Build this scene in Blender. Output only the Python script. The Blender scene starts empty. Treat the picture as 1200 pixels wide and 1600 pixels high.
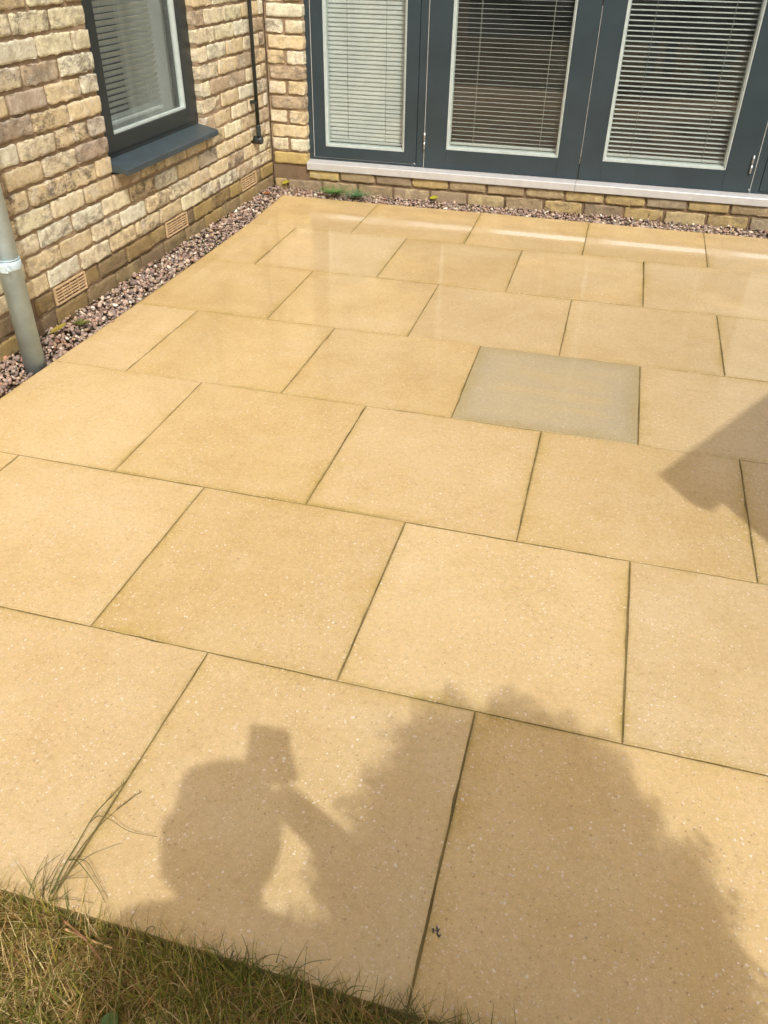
import bpy, bmesh, math, random
import numpy as np
from mathutils import Vector, Matrix, Quaternion

random.seed(7)
RNG = np.random.default_rng(11)
scene = bpy.context.scene
COL = scene.collection
R = math.radians

# ------------------------------------------------------------------ camera
cam_d = bpy.data.cameras.new('camera')
cam = bpy.data.objects.new('camera', cam_d)
COL.objects.link(cam)
scene.camera = cam
cam_d.sensor_fit = 'VERTICAL'
cam_d.sensor_height = 36.0
cam_d.lens = 36.0 * 1254.4 / 1600.0
cam_d.clip_start = 0.03
cam_d.clip_end = 300


def cam_axes(yaw, pitch, roll):
    cy, sy, cp, sp = math.cos(yaw), math.sin(yaw), math.cos(pitch), math.sin(pitch)
    f = Vector((sy * cp, cy * cp, -sp))
    r = Vector((cy, -sy, 0))
    u = r.cross(f)
    c, s = math.cos(roll), math.sin(roll)
    return r * c + u * s, -r * s + u * c, f


cr, cu, cf = cam_axes(R(-14.8864), R(35.8946), R(0.9117))
m = Matrix((cr, cu, -cf)).transposed().to_4x4()
m.translation = Vector((0.8664, -0.5221, 1.3153))
cam.matrix_world = m

# ------------------------------------------------------------------ world, sun, exposure
SUN_DIR = Vector((-0.367, 0.544, -0.755)).normalized()
world = bpy.data.worlds.new('World')
scene.world = world
world.use_nodes = True
wn = world.node_tree
for n in list(wn.nodes):
    wn.nodes.remove(n)
sky = wn.nodes.new('ShaderNodeTexSky')
sky.sky_type = 'NISHITA'
sky.sun_disc = False
sky.sun_elevation = R(49)
sky.sun_rotation = R(146)
sky.air_density = 1.0
sky.dust_density = 7.0
sky.ozone_density = 0.0
bg = wn.nodes.new('ShaderNodeBackground')
bg.inputs['Strength'].default_value = 0.15
wo = wn.nodes.new('ShaderNodeOutputWorld')
wn.links.new(sky.outputs[0], bg.inputs[0])
wn.links.new(bg.outputs[0], wo.inputs[0])

sun_d = bpy.data.lights.new('sun', 'SUN')
sun_d.energy = 2.4
sun_d.angle = R(0.53)
sun_d.color = (1.0, 0.985, 0.955)
sun = bpy.data.objects.new('sun', sun_d)
COL.objects.link(sun)
sun.rotation_euler = SUN_DIR.to_track_quat('-Z', 'Y').to_euler()
sun.location = (3, -5, 7)

scene.view_settings.view_transform = 'Standard'
scene.view_settings.look = 'None'
scene.view_settings.gamma = 1.0
scene.view_settings.exposure = 0.13
scene.view_settings.use_curve_mapping = False

# ------------------------------------------------------------------ helpers


def link(o, parent=None):
    COL.objects.link(o)
    if parent is not None:
        o.parent = parent
    return o


def tag(o, label=None, cat=None, group=None, kind=None):
    if label: o['label'] = label
    if cat: o['category'] = cat
    if group: o['group'] = group
    if kind: o['kind'] = kind
    return o


def empty(name, loc=(0, 0, 0), rz=0.0):
    o = bpy.data.objects.new(name, None)
    o.empty_display_size = 0.1
    o.location = loc
    o.rotation_euler = (0, 0, rz)
    COL.objects.link(o)
    return o


def mesh_np(name, verts, faces, mat=None, smooth=False):
    me = bpy.data.meshes.new(name)
    me.from_pydata([tuple(v) for v in verts], [], [tuple(f) for f in faces])
    if mat: me.materials.append(mat)
    if smooth:
        me.polygons.foreach_set('use_smooth', [True] * len(me.polygons))
    me.update()
    return me


def obj(name, me, parent=None, loc=(0, 0, 0), rot=(0, 0, 0)):
    o = bpy.data.objects.new(name, me)
    o.location = loc
    o.rotation_euler = rot
    return link(o, parent)


class MB:
    """collects boxes, tubes and quads, then links them as one mesh"""

    def __init__(s):
        s.bm = bmesh.new()

    def box(s, x0, x1, y0, y1, z0, z1, bev=0.0, M=None):
        b = bmesh.new()
        vs = [b.verts.new((x, y, z)) for x in (x0, x1) for y in (y0, y1) for z in (z0, z1)]
        for f in ((0, 1, 3, 2), (4, 6, 7, 5), (0, 4, 5, 1), (2, 3, 7, 6), (0, 2, 6, 4), (1, 5, 7, 3)):
            b.faces.new([vs[i] for i in f])
        if bev > 0:
            bmesh.ops.bevel(b, geom=b.edges[:], offset=bev, segments=2, affect='EDGES', profile=0.6)
        if M is not None:
            bmesh.ops.transform(b, matrix=M, verts=b.verts[:])
        s.add(b)
        return s

    def add(s, b):
        me = bpy.data.meshes.new('tmp')
        b.to_mesh(me)
        b.free()
        s.bm.from_mesh(me)
        bpy.data.meshes.remove(me)

    def tube(s, pts, rad, n=12, caps=True):
        pts = [Vector(p) for p in pts]
        if not hasattr(rad, '__len__'): rad = [rad] * len(pts)
        rings = []
        prev = None
        for i, p in enumerate(pts):
            t = (pts[min(i + 1, len(pts) - 1)] - pts[max(i - 1, 0)]).normalized()
            if prev is None:
                a = t.orthogonal().normalized()
            else:
                a = (prev - t * prev.dot(t)).normalized()
            prev = a
            b = t.cross(a)
            rings.append([s.bm.verts.new(p + (a * math.cos(2 * math.pi * k / n) + b * math.sin(2 * math.pi * k / n)) * rad[i]) for k in range(n)])
        for i in range(len(rings) - 1):
            for k in range(n):
                f = s.bm.faces.new((rings[i][k], rings[i][(k + 1) % n], rings[i + 1][(k + 1) % n], rings[i + 1][k]))
                f.smooth = True
        if caps:
            s.bm.faces.new(rings[0][::-1])
            s.bm.faces.new(rings[-1])
        return s

    def poly(s, vs, faces, smooth=False):
        bv = [s.bm.verts.new(v) for v in vs]
        for f in faces:
            q = s.bm.faces.new([bv[i] for i in f])
            q.smooth = smooth
        return s

    def build(s, name, mat, parent=None, loc=(0, 0, 0), rot=(0, 0, 0)):
        bmesh.ops.recalc_face_normals(s.bm, faces=s.bm.faces[:])
        me = bpy.data.meshes.new(name)
        s.bm.to_mesh(me)
        s.bm.free()
        if mat: me.materials.append(mat)
        return obj(name, me, parent, loc, rot)


# ------------------------------------------------------------------ material helpers
class NT:
    def __init__(s, name):
        s.mat = bpy.data.materials.new(name)
        s.mat.use_nodes = True
        s.t = s.mat.node_tree
        s.b = s.t.nodes['Principled BSDF']
        s.out = s.t.nodes['Material Output']

    def n(s, typ, **kw):
        nd = s.t.nodes.new(typ)
        for k, v in kw.items():
            setattr(nd, k, v)
        return nd

    def l(s, a, b):
        s.t.links.new(a, b)

    def val(s, sock, v):
        if isinstance(v, (int, float)) or isinstance(v, tuple):
            sock.default_value = v if not isinstance(v, tuple) or len(v) != 3 or len(sock.default_value) == 3 else (*v, 1)
        else:
            s.l(v, sock)

    def math(s, op, a, b=0.0, c=0.0, clamp=False):
        nd = s.n('ShaderNodeMath', operation=op)
        nd.use_clamp = clamp
        s.val(nd.inputs[0], a); s.val(nd.inputs[1], b); s.val(nd.inputs[2], c)
        return nd.outputs[0]

    def ramp(s, fac, stops, interp='LINEAR'):
        nd = s.n('ShaderNodeValToRGB')
        cr_ = nd.color_ramp
        cr_.interpolation = interp
        while len(cr_.elements) > 1: cr_.elements.remove(cr_.elements[-1])
        for i, (p, c) in enumerate(stops):
            e = cr_.elements[0] if i == 0 else cr_.elements.new(p)
            e.position = p
            e.color = (*c, 1) if not isinstance(c, (int, float)) else (c, c, c, 1)
        s.l(fac, nd.inputs[0])
        return nd.outputs[0]

    def mix(s, fac, a, b, blend='MIX'):
        nd = s.n('ShaderNodeMix', data_type='RGBA', blend_type=blend)
        s.val(nd.inputs[0], fac); s.val(nd.inputs[6], a); s.val(nd.inputs[7], b)
        return nd.outputs[2]

    def noise(s, vec, scale, detail=2.0, rough=0.5, dist=0.0):
        nd = s.n('ShaderNodeTexNoise')
        nd.inputs['Scale'].default_value = scale
        nd.inputs['Detail'].default_value = detail
        nd.inputs['Roughness'].default_value = rough
        nd.inputs['Distortion'].default_value = dist
        if vec is not None: s.l(vec, nd.inputs['Vector'])
        return nd.outputs['Fac']

    def voro(s, vec, scale, out='Distance', feature='F1', rnd=1.0):
        nd = s.n('ShaderNodeTexVoronoi', feature=feature)
        nd.inputs['Scale'].default_value = scale
        nd.inputs['Randomness'].default_value = rnd
        if vec is not None: s.l(vec, nd.inputs['Vector'])
        return nd.outputs[out]

    def bump(s, h, strength=0.3, dist=0.01, normal=None):
        nd = s.n('ShaderNodeBump')
        nd.inputs['Strength'].default_value = strength
        nd.inputs['Distance'].default_value = dist
        s.l(h, nd.inputs['Height'])
        if normal is not None: s.l(normal, nd.inputs['Normal'])
        return nd.outputs[0]

    def pos(s):
        return s.n('ShaderNodeNewGeometry').outputs['Position']

    def objco(s):
        return s.n('ShaderNodeTexCoord').outputs['Object']

    def rand(s):
        return s.n('ShaderNodeObjectInfo').outputs['Random']

    def oattr(s, name):
        return s.n('ShaderNodeAttribute', attribute_type='OBJECT', attribute_name=name).outputs['Fac']

    def vadd(s, a, b):
        nd = s.n('ShaderNodeVectorMath', operation='ADD')
        s.l(a, nd.inputs[0]); s.l(b, nd.inputs[1])
        return nd.outputs[0]

    def offset_by_random(s, v):
        cmb = s.n('ShaderNodeCombineXYZ')
        r = s.rand()
        s.l(s.math('MULTIPLY', r, 91.7), cmb.inputs[0])
        s.l(s.math('MULTIPLY', r, 57.3), cmb.inputs[1])
        s.l(s.math('MULTIPLY', r, 33.1), cmb.inputs[2])
        return s.vadd(v, cmb.outputs[0])

    def set(s, color=None, rough=None, normal=None, metal=None, spec=None):
        if color is not None: s.val(s.b.inputs['Base Color'], color)
        if rough is not None: s.val(s.b.inputs['Roughness'], rough)
        if normal is not None: s.l(normal, s.b.inputs['Normal'])
        if metal is not None: s.b.inputs['Metallic'].default_value = metal
        if spec is not None: s.val(s.b.inputs['Specular IOR Level'], spec)
        return s.mat


def simple(name, color, rough=0.5, metal=0.0, spec=0.5, var=0.08, scale=25.0, bump=0.0):
    t = NT(name)
    p = t.pos()
    nz = t.noise(p, scale, 4, 0.6)
    c2 = tuple(max(0.0, c * (1 - 2.2 * var)) for c in color)
    c3 = tuple(min(1.0, c * (1 + 1.6 * var)) for c in color)
    col = t.ramp(nz, [(0.3, c2), (0.7, c3)])
    rg = t.math('ADD', t.math('MULTIPLY', t.noise(p, scale * 0.4, 3), 0.16), rough - 0.08)
    nrm = t.bump(t.noise(p, scale * 6, 3), bump, 0.002) if bump else None
    return t.set(col, rg, nrm, metal, spec)


def slab_material():
    t = NT('buff_paving')
    p = t.pos()
    o = t.objco()
    r = t.rand()
    sep = t.n('ShaderNodeSeparateXYZ'); t.l(o, sep.inputs[0])
    wsep = t.n('ShaderNodeSeparateXYZ'); t.l(p, wsep.inputs[0])
    # distance to the slab's own edge
    ex = t.math('SUBTRACT', t.oattr('half_length'), t.math('ABSOLUTE', sep.outputs[0]))
    ey = t.math('SUBTRACT', t.oattr('half_width'), t.math('ABSOLUTE', sep.outputs[1]))
    ed = t.math('MINIMUM', ex, ey)
    big = t.noise(t.offset_by_random(o), 3.2, 4, 0.6)
    mid = t.noise(p, 11, 5, 0.65)
    base = t.ramp(big, [(0.25, (0.515, 0.376, 0.180)), (0.5, (0.562, 0.428, 0.228)), (0.78, (0.600, 0.474, 0.275))])
    tint = t.ramp(r, [(0.0, (0.92, 0.895, 0.82)), (0.3, (1.0, 0.985, 0.90)), (0.55, (0.98, 0.98, 1.0)), (0.8, (1.04, 1.05, 1.06)), (1.0, (1.05, 1.02, 0.94))])
    base = t.mix(1.0, base, tint, 'MULTIPLY')
    base = t.mix(t.math('MULTIPLY', t.ramp(mid, [(0.4, 0.0), (0.75, 1.0)]), 0.35), base, (0.64, 0.49, 0.265))
    # yellow / olive stain that creeps in from some joints, patchy along them
    edge_n = t.math('ADD', ed, t.math('MULTIPLY', t.math('SUBTRACT', t.noise(p, 9, 5, 0.75), 0.52), 0.11))
    where = t.ramp(t.noise(t.offset_by_random(p), 2.4, 3, 0.6), [(0.44, 0.0), (0.62, 1.0)])
    stain = t.math('MULTIPLY', t.ramp(edge_n, [(0.0, 1.0), (0.012, 0.55), (0.045, 0.0)]), t.math('ADD', t.math('MULTIPLY', where, 0.85), 0.15))
    base = t.mix(t.math('MULTIPLY', stain, 0.62), base, (0.42, 0.30, 0.075))
    thin = t.ramp(t.math('ADD', ed, t.math('MULTIPLY', t.math('SUBTRACT', t.noise(p, 40, 4, 0.7), 0.5), 0.012)), [(0.0, 1.0), (0.004, 0.8), (0.009, 0.0)])
    base = t.mix(t.math('MULTIPLY', thin, t.math('ADD', t.math('MULTIPLY', where, 0.5), 0.22)), base, (0.30, 0.23, 0.07))
    # old tide marks and paler scrubbed areas
    wn_ = t.noise(t.offset_by_random(p), 2.6, 3, 0.55, 0.8)
    tide = t.ramp(wn_, [(0.47, 0.0), (0.50, 1.0), (0.515, 0.25), (0.56, 0.0)])
    base = t.mix(t.math('MULTIPLY', tide, 0.16), base, (0.42, 0.29, 0.11))
    base = t.mix(t.math('MULTIPLY', t.ramp(t.noise(p, 3.1, 5, 0.7), [(0.52, 0.0), (0.70, 1.0)]), 0.30), base, (0.63, 0.52, 0.345))
    # grey weathered slab
    g = t.oattr('grey')
    gn = t.noise(o, 6, 4, 0.6)
    smap = t.n('ShaderNodeMapping'); smap.inputs['Scale'].default_value = (0.8, 7, 1)
    t.l(o, smap.inputs[0])
    streak = t.noise(smap.outputs[0], 2.2, 3)
    gcol = t.mix(t.ramp(streak, [(0.42, 0.0), (0.62, 1.0)]), (0.435, 0.372, 0.24), (0.475, 0.39, 0.225))
    gcol = t.mix(t.ramp(edge_n, [(0.0, 1.0), (0.14, 0.0)]), gcol, (0.385, 0.35, 0.25))
    base = t.mix(t.math('MULTIPLY', g, t.ramp(gn, [(0.2, 0.75), (0.6, 1.0)])), base, gcol)
    base = t.mix(t.math('MULTIPLY', t.math('MULTIPLY', t.ramp(edge_n, [(0.0, 1.0), (0.02, 0.7), (0.06, 0.0)]), g), 0.55), base, (0.36, 0.28, 0.10))
    # exposed aggregate: pale and dark grains of mixed size
    wob = t.n('ShaderNodeTexNoise'); wob.inputs['Scale'].default_value = 240; t.l(p, wob.inputs['Vector'])
    wv = t.n('ShaderNodeVectorMath', operation='MULTIPLY_ADD'); t.l(wob.outputs['Color'], wv.inputs[0]); wv.inputs[1].default_value = (0.006, 0.006, 0.006); t.l(p, wv.inputs[2])
    pw = wv.outputs[0]

    def grains(scale, prob, size, amount, colour, vec=None):
        nonlocal base
        vec = pw if vec is None else vec
        d = t.voro(vec, scale)
        c = t.n('ShaderNodeSeparateColor'); t.l(t.voro(vec, scale, 'Color'), c.inputs[0])
        lim = t.math('MULTIPLY', t.math('ADD', t.math('POWER', c.outputs[1], 2.0), 0.18), size)
        soft = t.math('MULTIPLY', t.math('SUBTRACT', lim, d), 9.0, clamp=True)
        m_ = t.math('MULTIPLY', t.math('GREATER_THAN', c.outputs[0], 1 - prob), soft)
        base = t.mix(t.math('MULTIPLY', m_, amount), base, colour if isinstance(colour, tuple) else colour(c.outputs[2]))
        return d
    fine = t.noise(p, 330, 3, 0.75)
    base = t.mix(0.5, base, t.ramp(fine, [(0.3, (0.74, 0.70, 0.62)), (0.5, (0.97, 0.96, 0.94)), (0.72, (1.10, 1.10, 1.10))]), 'MULTIPLY')
    bl = t.n('ShaderNodeTexNoise'); bl.inputs['Scale'].default_value = 75; bl.inputs['Detail'].default_value = 5; bl.inputs['Roughness'].default_value = 0.7
    t.l(p, bl.inputs['Vector'])
    bs_ = t.n('ShaderNodeSeparateColor'); t.l(bl.outputs['Color'], bs_.inputs[0])
    base = t.mix(0.55, base, t.ramp(bs_.outputs[0], [(0.30, (0.78, 0.75, 0.70)), (0.5, (1.0, 1.0, 1.0)), (0.70, (1.12, 1.11, 1.09))]), 'MULTIPLY')
    base = t.mix(0.5, base, t.ramp(bs_.outputs[1], [(0.33, (1.06, 0.97, 0.98)), (0.5, (1.02, 1.0, 0.97)), (0.67, (1.0, 1.0, 0.84))]), 'MULTIPLY')
    patch = t.math('MULTIPLY', t.ramp(t.noise(p, 4, 4, 0.65), [(0.32, 0.4), (0.62, 1.0)]), t.math('SUBTRACT', 1.0, t.math('MULTIPLY', g, 0.45)))
    sp2 = grains(300, 0.30, 0.62, t.math('MULTIPLY', patch, 0.5), (0.76, 0.66, 0.50))
    grains(200, 0.16, 0.5, t.math('MULTIPLY', patch, 0.6), (0.27, 0.175, 0.08))
    grains(170, 0.18, 0.46, t.math('MULTIPLY', patch, 0.75), lambda v: t.ramp(v, [(0.0, (0.80, 0.73, 0.62)), (0.65, (0.60, 0.54, 0.50))], 'CONSTANT'))
    grains(90, 0.06, 0.32, t.math('MULTIPLY', patch, 0.62), lambda v: t.ramp(v, [(0.0, (0.80, 0.76, 0.70)), (0.55, (0.58, 0.54, 0.53)), (0.8, (0.50, 0.33, 0.18))], 'CONSTANT'))
    grains(30, 0.22, 0.10, 0.95, lambda v: t.ramp(v, [(0.0, (0.07, 0.055, 0.05)), (0.3, (0.16, 0.09, 0.05)), (0.55, (0.33, 0.33, 0.37)), (0.8, (0.80, 0.77, 0.72))], 'CONSTANT'))
    # pale ragged band across the slabs of the back row
    band_y = t.math('MULTIPLY', t.math('ADD', sep.outputs[1], t.math('MULTIPLY', t.math('SUBTRACT', t.noise(o, 14, 4, 0.7), 0.5), 0.05)), 1.0)
    b1 = t.math('MULTIPLY', t.math('SUBTRACT', 1.0, t.math('ABSOLUTE', t.math('MULTIPLY', t.math('ADD', band_y, 0.035), 22.0))), 2.2, clamp=True)
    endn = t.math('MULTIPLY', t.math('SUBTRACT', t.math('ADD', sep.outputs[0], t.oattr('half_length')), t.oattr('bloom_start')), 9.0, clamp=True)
    pale_band = t.math('MULTIPLY', t.math('MULTIPLY', b1, endn), t.oattr('bloom'))
    base = t.mix(t.math('MULTIPLY', pale_band, t.ramp(t.noise(p, 60, 4, 0.7), [(0.3, 0.35), (0.6, 0.85)])), base, (0.80, 0.74, 0.60))
    # damp towards the house: a thin film of water in patches
    dn = t.noise(t.offset_by_random(p), 1.7, 4, 0.6, 0.4)
    dy = t.ramp(t.math('MULTIPLY', wsep.outputs[1], 0.2), [(0.15, 0.0), (0.46, 1.0)])
    damp = t.math('MULTIPLY', dy, t.ramp(dn, [(0.33, 0.45), (0.52, 1.0)]))
    base = t.mix(t.math('MULTIPLY', damp, 0.14), base, (0.44, 0.28, 0.10))
    grain = t.noise(p, 260, 3, 0.7)
    rough = t.math('ADD', 0.62, t.math('MULTIPLY', grain, 0.15))
    bmp = t.n('ShaderNodeBump')
    t.l(t.math('MULTIPLY', t.math('SUBTRACT', 1.0, t.math('MULTIPLY', damp, 0.6)), 0.45), bmp.inputs['Strength'])
    bmp.inputs['Distance'].default_value = 0.0015
    t.l(t.math('ADD', t.math('MULTIPLY', grain, 0.7), t.math('ADD', t.math('MULTIPLY', sp2, 0.6), t.math('MULTIPLY', bs_.outputs[2], 0.9))), bmp.inputs['Height'])
    t.l(t.math('MULTIPLY', damp, 0.95), t.b.inputs['Coat Weight'])
    t.b.inputs['Coat IOR'].default_value = 1.5
    t.l(t.ramp(t.noise(p, 50, 4, 0.7), [(0.3, 0.04), (0.7, 0.14)]), t.b.inputs['Coat Roughness'])
    wb = t.n('ShaderNodeBump'); wb.inputs['Strength'].default_value = 0.10; wb.inputs['Distance'].default_value = 0.002
    t.l(t.noise(p, 26, 3, 0.6), wb.inputs['Height'])
    t.l(wb.outputs[0], t.b.inputs['Coat Normal'])
    return t.set(base, rough, bmp.outputs[0], 0.0, 0.35)


def brick_material(name, damp=False):
    t = NT(name)
    o = t.offset_by_random(t.objco())
    r = t.rand()
    if not damp:
        a = t.ramp(r, [(0.0, (0.717, 0.603, 0.374)), (0.15, (0.839, 0.758, 0.531)), (0.29, (0.763, 0.645, 0.398)), (0.43, (0.840, 0.823, 0.638)),
                       (0.55, (0.824, 0.701, 0.440)), (0.66, (0.550, 0.449, 0.306)), (0.75, (0.671, 0.619, 0.498)), (0.83, (0.504, 0.416, 0.315)), (0.90, (0.840, 0.799, 0.548))], 'CONSTANT')
        dark, pale, amt = (0.14, 0.115, 0.09), (0.82, 0.78, 0.67), 1.0
    else:
        a = t.ramp(r, [(0.0, (0.33, 0.24, 0.105)), (0.2, (0.26, 0.195, 0.105)), (0.4, (0.39, 0.29, 0.115)), (0.6, (0.22, 0.165, 0.10)), (0.8, (0.31, 0.24, 0.125))], 'CONSTANT')
        dark, pale, amt = (0.075, 0.06, 0.045), (0.40, 0.33, 0.17), 0.75
        if damp == 2:
            a = t.ramp(r, [(0.0, (0.50, 0.39, 0.175)), (0.2, (0.40, 0.32, 0.19)), (0.42, (0.57, 0.45, 0.18)), (0.58, (0.34, 0.27, 0.18)), (0.74, (0.42, 0.36, 0.25)), (0.88, (0.52, 0.43, 0.23))], 'CONSTANT')
            dark, pale, amt = (0.15, 0.12, 0.085), (0.60, 0.52, 0.32), 0.85
    n1 = t.noise(o, 13, 6, 0.70, 0.2)
    n2 = t.noise(o, 34, 5, 0.7)
    r2 = t.math('FRACT', t.math('MULTIPLY', r, 17.3))
    col = t.mix(t.math('MULTIPLY', t.ramp(n1, [(0.50, 0.0), (0.62, 1.0)]), t.math('MULTIPLY', r2, 0.9)), a, pale)
    r3 = t.math('FRACT', t.math('MULTIPLY', r, 41.9))
    o2 = t.offset_by_random(o)
    # sooty bands and patches on some bricks
    st = t.n('ShaderNodeMapping'); st.inputs['Scale'].default_value = (1.0, 1.0, 1.8)
    t.l(o2, st.inputs[0])
    n4 = t.noise(st.outputs[0], 15, 8, 0.80, 0.25)
    col = t.mix(t.math('MULTIPLY', t.ramp(n4, [(0.46, 0.0), (0.60, 1.0)]), t.math('MULTIPLY', t.math('POWER', r3, 1.1), amt)), col, dark)
    n5 = t.noise(o2, 70, 6, 0.8, 0.5)
    col = t.mix(t.math('MULTIPLY', t.ramp(n5, [(0.55, 0.0), (0.66, 1.0)]), t.math('MULTIPLY', t.math('ADD', r2, 0.25), 0.5)), col, (0.24, 0.18, 0.125))
    col = t.mix(t.math('MULTIPLY', t.ramp(n2, [(0.40, 1.0), (0.54, 0.0)]), 0.30), col, (0.30, 0.21, 0.125))
    n3 = t.noise(o, 180, 3, 0.7)
    col = t.mix(0.4, col, t.ramp(n3, [(0.25, (0.40, 0.385, 0.36)), (0.8, (1.0, 0.98, 0.95))]), 'MULTIPLY')
    h = t.math('ADD', t.math('MULTIPLY', n1, 1.0), t.math('ADD', t.math('MULTIPLY', n2, 0.7), t.math('ADD', t.math('MULTIPLY', n5, 0.5), t.math('MULTIPLY', n3, 0.15))))
    return t.set(col, 0.9 if not damp else 0.72, t.bump(h, 0.9, 0.007), 0, 0.25)


def mortar_material(name, c0, c1):
    t = NT(name)
    p = t.pos()
    n1 = t.noise(p, 9, 5, 0.65)
    n2 = t.noise(p, 220, 3, 0.7)
    col = t.mix(0.5, t.ramp(n1, [(0.3, c0), (0.7, c1)]), t.ramp(n2, [(0.3, (0.5, 0.5, 0.5)), (0.7, (1, 1, 1))]), 'MULTIPLY')
    return t.set(col, 0.95, t.bump(t.math('ADD', n2, t.noise(p, 45, 4)), 0.6, 0.004), 0, 0.2)


def glass_material():
    t = NT('window_glass')
    tr = t.n('ShaderNodeBsdfTransparent'); tr.inputs[0].default_value = (0.92, 0.94, 0.93, 1)
    gl = t.n('ShaderNodeBsdfGlossy'); gl.inputs['Roughness'].default_value = 0.0
    fr = t.n('ShaderNodeFresnel'); fr.inputs[0].default_value = 1.9
    geo = t.n('ShaderNodeNewGeometry')
    fac = t.math('MULTIPLY', fr.outputs[0], t.math('SUBTRACT', 1.0, geo.outputs['Backfacing']))
    mx = t.n('ShaderNodeMixShader')
    t.l(fac, mx.inputs[0]); t.l(tr.outputs[0], mx.inputs[1]); t.l(gl.outputs[0], mx.inputs[2])
    # a thin dusty diffuse film, mixed in to give the panes haze
    df = t.n('ShaderNodeBsdfDiffuse'); df.inputs[0].default_value = (0.62, 0.68, 0.66, 1)
    m2 = t.n('ShaderNodeMixShader')
    t.l(t.ramp(t.noise(t.pos(), 7, 4, 0.65), [(0.3, 0.006), (0.7, 0.022)]), m2.inputs[0])
    t.l(mx.outputs[0], m2.inputs[1]); t.l(df.outputs[0], m2.inputs[2])
    t.l(m2.outputs[0], t.out.inputs[0])
    return t.mat


def attr_material(name, attr='tone', rough=0.8, spec=0.3, bump=0.0, bscale=200, trans=0.0, mult=None):
    t = NT(name)
    a = t.n('ShaderNodeAttribute', attribute_type='GEOMETRY', attribute_name=attr).outputs['Color']
    p = t.pos()
    nz = t.noise(p, bscale, 3, 0.7)
    col = t.mix(0.5, a, t.ramp(nz, [(0.25, (0.55, 0.53, 0.5)), (0.75, (1.1, 1.1, 1.1))]), 'MULTIPLY')
    t.set(col, rough, t.bump(nz, bump, 0.003) if bump else None, 0, spec)
    if trans:
        tl = t.n('ShaderNodeBsdfTranslucent'); t.l(col, tl.inputs[0])
        mx = t.n('ShaderNodeMixShader'); mx.inputs[0].default_value = trans
        t.l(t.b.outputs[0], mx.inputs[1]); t.l(tl.outputs[0], mx.inputs[2]); t.l(mx.outputs[0], t.out.inputs[0])
    return t.mat


M_SLAB = slab_material()
M_BRICK = brick_material('stock_brick')
M_BRICK_D = brick_material('damp_stock_brick', True)
M_BRICK_P = brick_material('yellow_plinth_brick', 2)
M_MORTAR = mortar_material('sand_mortar', (0.27, 0.195, 0.12), (0.43, 0.325, 0.21))
M_MORTAR_D = mortar_material('damp_mortar', (0.17, 0.12, 0.075), (0.27, 0.19, 0.115))
M_JOINT = mortar_material('joint_sand', (0.12, 0.092, 0.034), (0.30, 0.23, 0.09))
M_SOIL = mortar_material('soil', (0.06, 0.042, 0.025), (0.11, 0.08, 0.045))
M_FRAME = simple('slate_grey_paint', (0.028, 0.046, 0.057), 0.36, 0, 0.5, 0.06, 6)
M_FRAME2 = simple('dark_grey_paint', (0.025, 0.031, 0.031), 0.42, 0, 0.5, 0.06, 6)
M_SILL = simple('sill_grey_paint', (0.043, 0.063, 0.074), 0.45, 0, 0.5, 0.10, 14, 0.1)
M_BEAD = simple('pale_bead', (0.47, 0.54, 0.52), 0.4, 0, 0.5, 0.05, 30)
M_SEAL = simple('grey_seal', (0.42, 0.43, 0.42), 0.5, 0, 0.4, 0.08, 60)
M_ALU = simple('satin_aluminium', (0.56, 0.57, 0.57), 0.32, 0.25, 0.5, 0.04, 18)
M_STEEL = simple('hinge_steel', (0.45, 0.45, 0.44), 0.35, 0.8, 0.5, 0.1, 60)
M_SLAT = simple('white_slat', (0.56, 0.60, 0.585), 0.45, 0, 0.5, 0.03, 15)
M_CORD = simple('blind_cord', (0.55, 0.57, 0.53), 0.8, 0, 0.3, 0.05, 60)
M_CORD_D = simple('ladder_cord', (0.30, 0.33, 0.31), 0.8, 0, 0.3, 0.05, 60)
M_PIPE = simple('grey_pipe', (0.50, 0.63, 0.68), 0.42, 0.0, 0.5, 0.10, 9, 0.05)
M_PIPE_D = simple('black_plastic', (0.022, 0.030, 0.030), 0.42, 0, 0.5, 0.15, 30)
M_VENT = simple('buff_plastic', (0.56, 0.41, 0.235), 0.6, 0, 0.4, 0.08, 40)
M_VOID = simple('vent_void', (0.035, 0.027, 0.02), 0.9, 0, 0.1, 0.1, 30)
M_GLASS = glass_material()
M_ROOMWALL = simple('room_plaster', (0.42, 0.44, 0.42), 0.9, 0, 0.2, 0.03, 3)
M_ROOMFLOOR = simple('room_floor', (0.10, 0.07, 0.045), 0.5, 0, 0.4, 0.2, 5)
M_GRAVEL = attr_material('gravel_stone', rough=0.75, spec=0.35, bump=0.5, bscale=300)
M_GRASS = attr_material('grass_blade', rough=0.55, spec=0.3, bscale=60, trans=0.28)
M_LEAF = attr_material('leaf', rough=0.5, spec=0.35, bscale=120, trans=0.2)
M_WOOD = simple('shed_wood', (0.23, 0.15, 0.085), 0.8, 0, 0.2, 0.2, 12, 0.2)
M_FELT = simple('roof_felt', (0.07, 0.07, 0.075), 0.9, 0, 0.2, 0.2, 20)
M_BARK = simple('bark', (0.10, 0.07, 0.045), 0.95, 0, 0.2, 0.3, 30, 0.5)

# ------------------------------------------------------------------ ground
gd = MB()
gd.poly([(-60, -60, -0.30), (60, -60, -0.30), (60, 60, -0.30), (-60, 60, -0.30)], [(0, 1, 2, 3)])
tag(gd.build('ground', M_SOIL), 'bare soil under the patio and the house', 'ground', kind='structure')

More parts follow.
